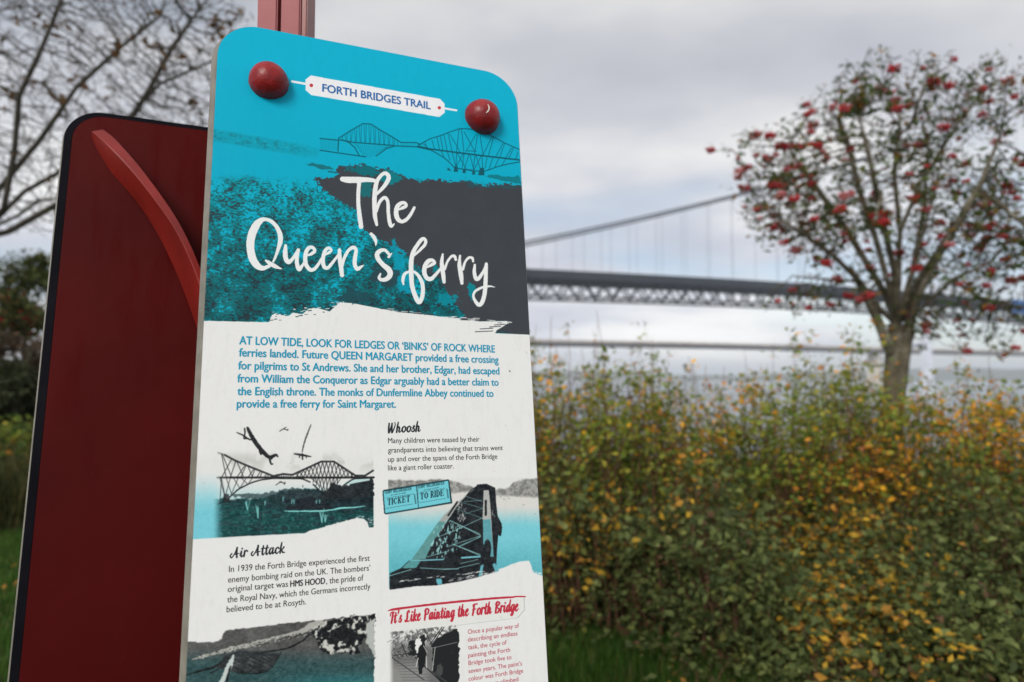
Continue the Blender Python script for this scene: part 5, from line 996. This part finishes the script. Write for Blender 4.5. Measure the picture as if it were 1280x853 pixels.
# ---------------------------------------------------------------- the overgrown hedge on the right: leafy arching stems
M_stem = mat('bramble_stem', (.15, .075, .045), .8, .2, .4, 12)
def shrub(name, label, x0, x1, y0, y1, hfun, nst, nl, lsize, pal, wfun, seed, sprouts=0, lean=.35, lo=.12, thick=None):
    rs = np.random.RandomState(seed); bx = rs.uniform(x0, x1, nst); by = rs.uniform(y0, y1, nst); gz = land(bx, by); H = hfun(bx, by)*rs.uniform(.66, 1.10, nst)
    if sprouts: k = rs.choice(nst, sprouts, replace=False); H[k] = hfun(bx[k], by[k])*rs.uniform(1.06, 1.34, sprouts)
    az = rs.rand(nst)*6.283; ln_ = rs.uniform(.0, lean, nst)
    if sprouts: ln_[k] *= .5
    t_ = empty(name, ((x0+x1)/2, (y0+y1)/2, 0), label, 'shrub')
    nseg = 6; tt = np.linspace(0, 1, nseg+1); dx = np.cos(az)*ln_; dy = np.sin(az)*ln_
    S = np.stack([bx[:, None]+dx[:, None]*tt**1.6, by[:, None]+dy[:, None]*tt**1.6, gz[:, None]+H[:, None]*(tt*(1.12-.12*tt**3))], -1); S[:, 1:-1] += rs.normal(0, .018, S[:, 1:-1].shape)
    rr = .0055*(1-tt*.75); r0 = np.tile(rr[:-1], nst); r1 = np.tile(rr[1:], nst); V, F = tubes(S[:, :-1].reshape(-1, 3), S[:, 1:].reshape(-1, 3), r0, r1, 3); tag(link('stems', mesh('stems', V, F, M_stem), t_), kind='stuff')
    LF = 9; ti = np.repeat(rs.randint(0, nst, nst*nl//LF), LF); tp_ = np.repeat(lo+(1-lo)*rs.rand(len(ti)//LF)**.75, LF); f_ = tp_*nseg; j = np.minimum(f_.astype(int), nseg-1); fr = (f_-j)[:, None]
    c_ = S[ti, j]*(1-fr)+S[ti, j+1]*fr; spread = (.035+.10*(1-tp_**2))[:, None]; 
    if sprouts: spread[np.isin(ti, k)] *= .4
    c_ = c_+np.repeat(rs.normal(0, 1, (len(c_)//LF, 3)), LF, 0)*spread*1.25+rs.normal(0, 1, c_.shape)*.030
    lm('leaves', leaves(c_, lsize, rs, pal, wfun(c_, tp_), .62), t_, 'stuff')
    if thick:
        for i in range(thick):
            xx = rs.uniform(x0, x1); yy = y0+rs.uniform(-.16, .06); hh = rs.uniform(.6, 1.05)*float(hfun(np.array(xx), np.array(yy))); pts = np.array([[xx, yy, -.02], [xx+rs.normal(0, .03), yy, hh*.5], [xx+rs.normal(0, .07), yy+.05, hh]]); V, F = tubes(pts[:-1], pts[1:], [.017, .013], [.013, .007], 6); link('woody_stem', mesh('woody_stem', V, F, M_stem, True), t_)
    return t_
def patch(c_, s_, sd):  # smooth pseudo-noise over the hedge face
    x, y, z = c_[:, 0]*s_, c_[:, 1]*s_, c_[:, 2]*s_
    return .5+.25*(np.sin(x*1.7+sd+np.sin(z*2.1+sd))+np.sin(z*1.9-x*1.1+sd*2+np.sin(y*2.)))
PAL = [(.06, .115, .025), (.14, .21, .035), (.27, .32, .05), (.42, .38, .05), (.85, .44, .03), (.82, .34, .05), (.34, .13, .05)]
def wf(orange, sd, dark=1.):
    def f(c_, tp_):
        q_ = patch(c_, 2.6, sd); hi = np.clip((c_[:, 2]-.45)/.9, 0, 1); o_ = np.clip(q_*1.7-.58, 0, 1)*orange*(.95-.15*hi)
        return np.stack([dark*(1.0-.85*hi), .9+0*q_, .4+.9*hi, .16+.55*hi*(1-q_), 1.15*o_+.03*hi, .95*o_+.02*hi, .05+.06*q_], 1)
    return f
hA = lambda x, y: 1.50-.05*np.clip(x-1.5, 0, 9)+.10*np.sin(x*3.1)+.07*np.sin(x*7.3+1)-.03*np.clip(4.9-y, 0, 1)*2
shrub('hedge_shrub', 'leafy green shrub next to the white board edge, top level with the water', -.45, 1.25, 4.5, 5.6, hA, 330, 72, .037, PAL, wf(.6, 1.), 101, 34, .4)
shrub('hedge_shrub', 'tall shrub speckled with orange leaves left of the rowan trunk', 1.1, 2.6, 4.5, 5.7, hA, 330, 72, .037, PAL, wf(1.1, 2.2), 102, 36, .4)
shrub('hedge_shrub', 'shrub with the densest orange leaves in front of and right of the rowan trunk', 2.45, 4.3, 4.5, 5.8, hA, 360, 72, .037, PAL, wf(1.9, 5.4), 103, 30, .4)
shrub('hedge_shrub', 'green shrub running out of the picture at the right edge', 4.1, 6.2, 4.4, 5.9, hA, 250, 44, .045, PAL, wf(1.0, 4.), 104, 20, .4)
shrub('hedge_shrub', 'green shrub at the left end of the hedge, hidden behind the sign', -2.6, -.4, 4.9, 6.0, hA, 260, 44, .045, PAL, wf(.6, 3.), 106, 8, .4)
shrub('hedge_shrub', 'purplish dry shrub behind the hedge, just right of the white board', -.2, 1.7, 5.7, 6.6, lambda x, y: 1.56+0*x, 110, 22, .045, [(.12, .08, .07), (.09, .09, .05), (.2, .12, .08)], lambda c_, t_: np.tile([.5, .3, .2], (len(c_), 1)), 105, 0, .3, .4)
hC = lambda x, y: (.70+.22*np.sin(x*3.3-1.2)+.09*np.sin(x*7.))*np.clip(.45+(y-3.1)*.75, .35, 1.1)
shrub('rough_shrub', 'olive weedy shrub standing in the rough grass, left of the red board', -8.2, -4.0, 7.7, 9.6, lambda x, y: 1.12+.12*np.sin(x*2.3)+.08*np.sin(x*5.1+1), 420, 40, .075, PAL, lambda c_, t_: np.tile([.5, .8, .6, .2, .03, .03, .08], (len(c_), 1)), 131, 0, .5, .05)
hB = lambda x, y: .74+.20*np.sin(x*2.9+.9)+.08*np.sin(x*7.)
PB = [(.070, .098, .034), (.13, .165, .052), (.22, .26, .085), (.22, .24, .06), (.62, .38, .04), (.55, .28, .05), (.16, .09, .05)]
wl_ = lambda c_, t_: np.stack([.45+0*t_, .55+0*t_, .35+0*t_, .08+0*t_]+[.5*np.clip(patch(c_, 2.6, 5.4)-.55, 0, 1)*2, .4*np.clip(patch(c_, 2.6, 5.4)-.55, 0, 1)*2, .05+0*t_], 1)
shrub('low_shrub', 'low dark green shrub at the hedge foot beside the white board', -.3, 1.05, 4.05, 4.65, hB, 250, 66, .042, PB, wl_, 111, 0, .3, .0, 2)
shrub('low_shrub', 'low dark green shrub in the middle of the hedge foot with one reddish bare stem', 1.0, 2.3, 3.55, 4.5, hC, 300, 84, .041, PB, wl_, 112, 0, .3, .0, 5)
shrub('low_shrub', 'low dark green shrub at the lower right corner', 1.9, 3.9, 3.15, 4.5, hC, 480, 82, .041, PB, wl_, 113, 0, .3, .0, 5)
shrub('low_shrub', 'loose low weeds between the grass and the low shrubs, below the hedge middle', .8, 2.6, 3.2, 3.75, lambda x, y: .16+.16*np.clip(x-.8, 0, 1)+.05*np.sin(x*9), 170, 34, .042, PB, wl_, 114, 0, .22, .0)
rs = np.random.RandomState(77); n_ = 420; X = np.concatenate([-.3+rs.rand(n_//2)*2.6, -6.5+rs.rand(n_//2)*3.6]); Y = np.concatenate([3.0+rs.rand(n_//2)*1.3, 4.+rs.rand(n_//2)*3.2])
V, F, t_ = leaves(np.stack([X, Y, land(X, Y)+.07], 1), .05, rs, [(.45, .22, .04), (.25, .12, .05), (.4, .32, .06)], [.4, .4, .2], .6)
tag(link('fallen_leaves', mesh('fallen_leaves', V, F, M_leaf, False, t_)), 'scattered yellow and brown fallen leaves on the grass', 'leaves', kind='stuff')
# ---------------------------------------------------------------- thin sea haze
hz = bpy.data.materials.new('sea_haze'); hz.use_nodes = True; t = hz.node_tree; t.nodes.clear(); o_ = t.nodes.new('ShaderNodeOutputMaterial'); pv = t.nodes.new('ShaderNodeVolumePrincipled')
pv.inputs['Color'].default_value = (.92, .955, 1., 1); pv.inputs['Density'].default_value = .00020; pv.inputs['Anisotropy'].default_value = .2; t.links.new(pv.outputs[0], o_.inputs['Volume'])
if HAZE:
    tag(link('haze', boxmesh('haze', -9500, 9500, -60, 12500, -16, 190, hz)), kind='stuff')
print('script objects', len(bpy.data.objects))
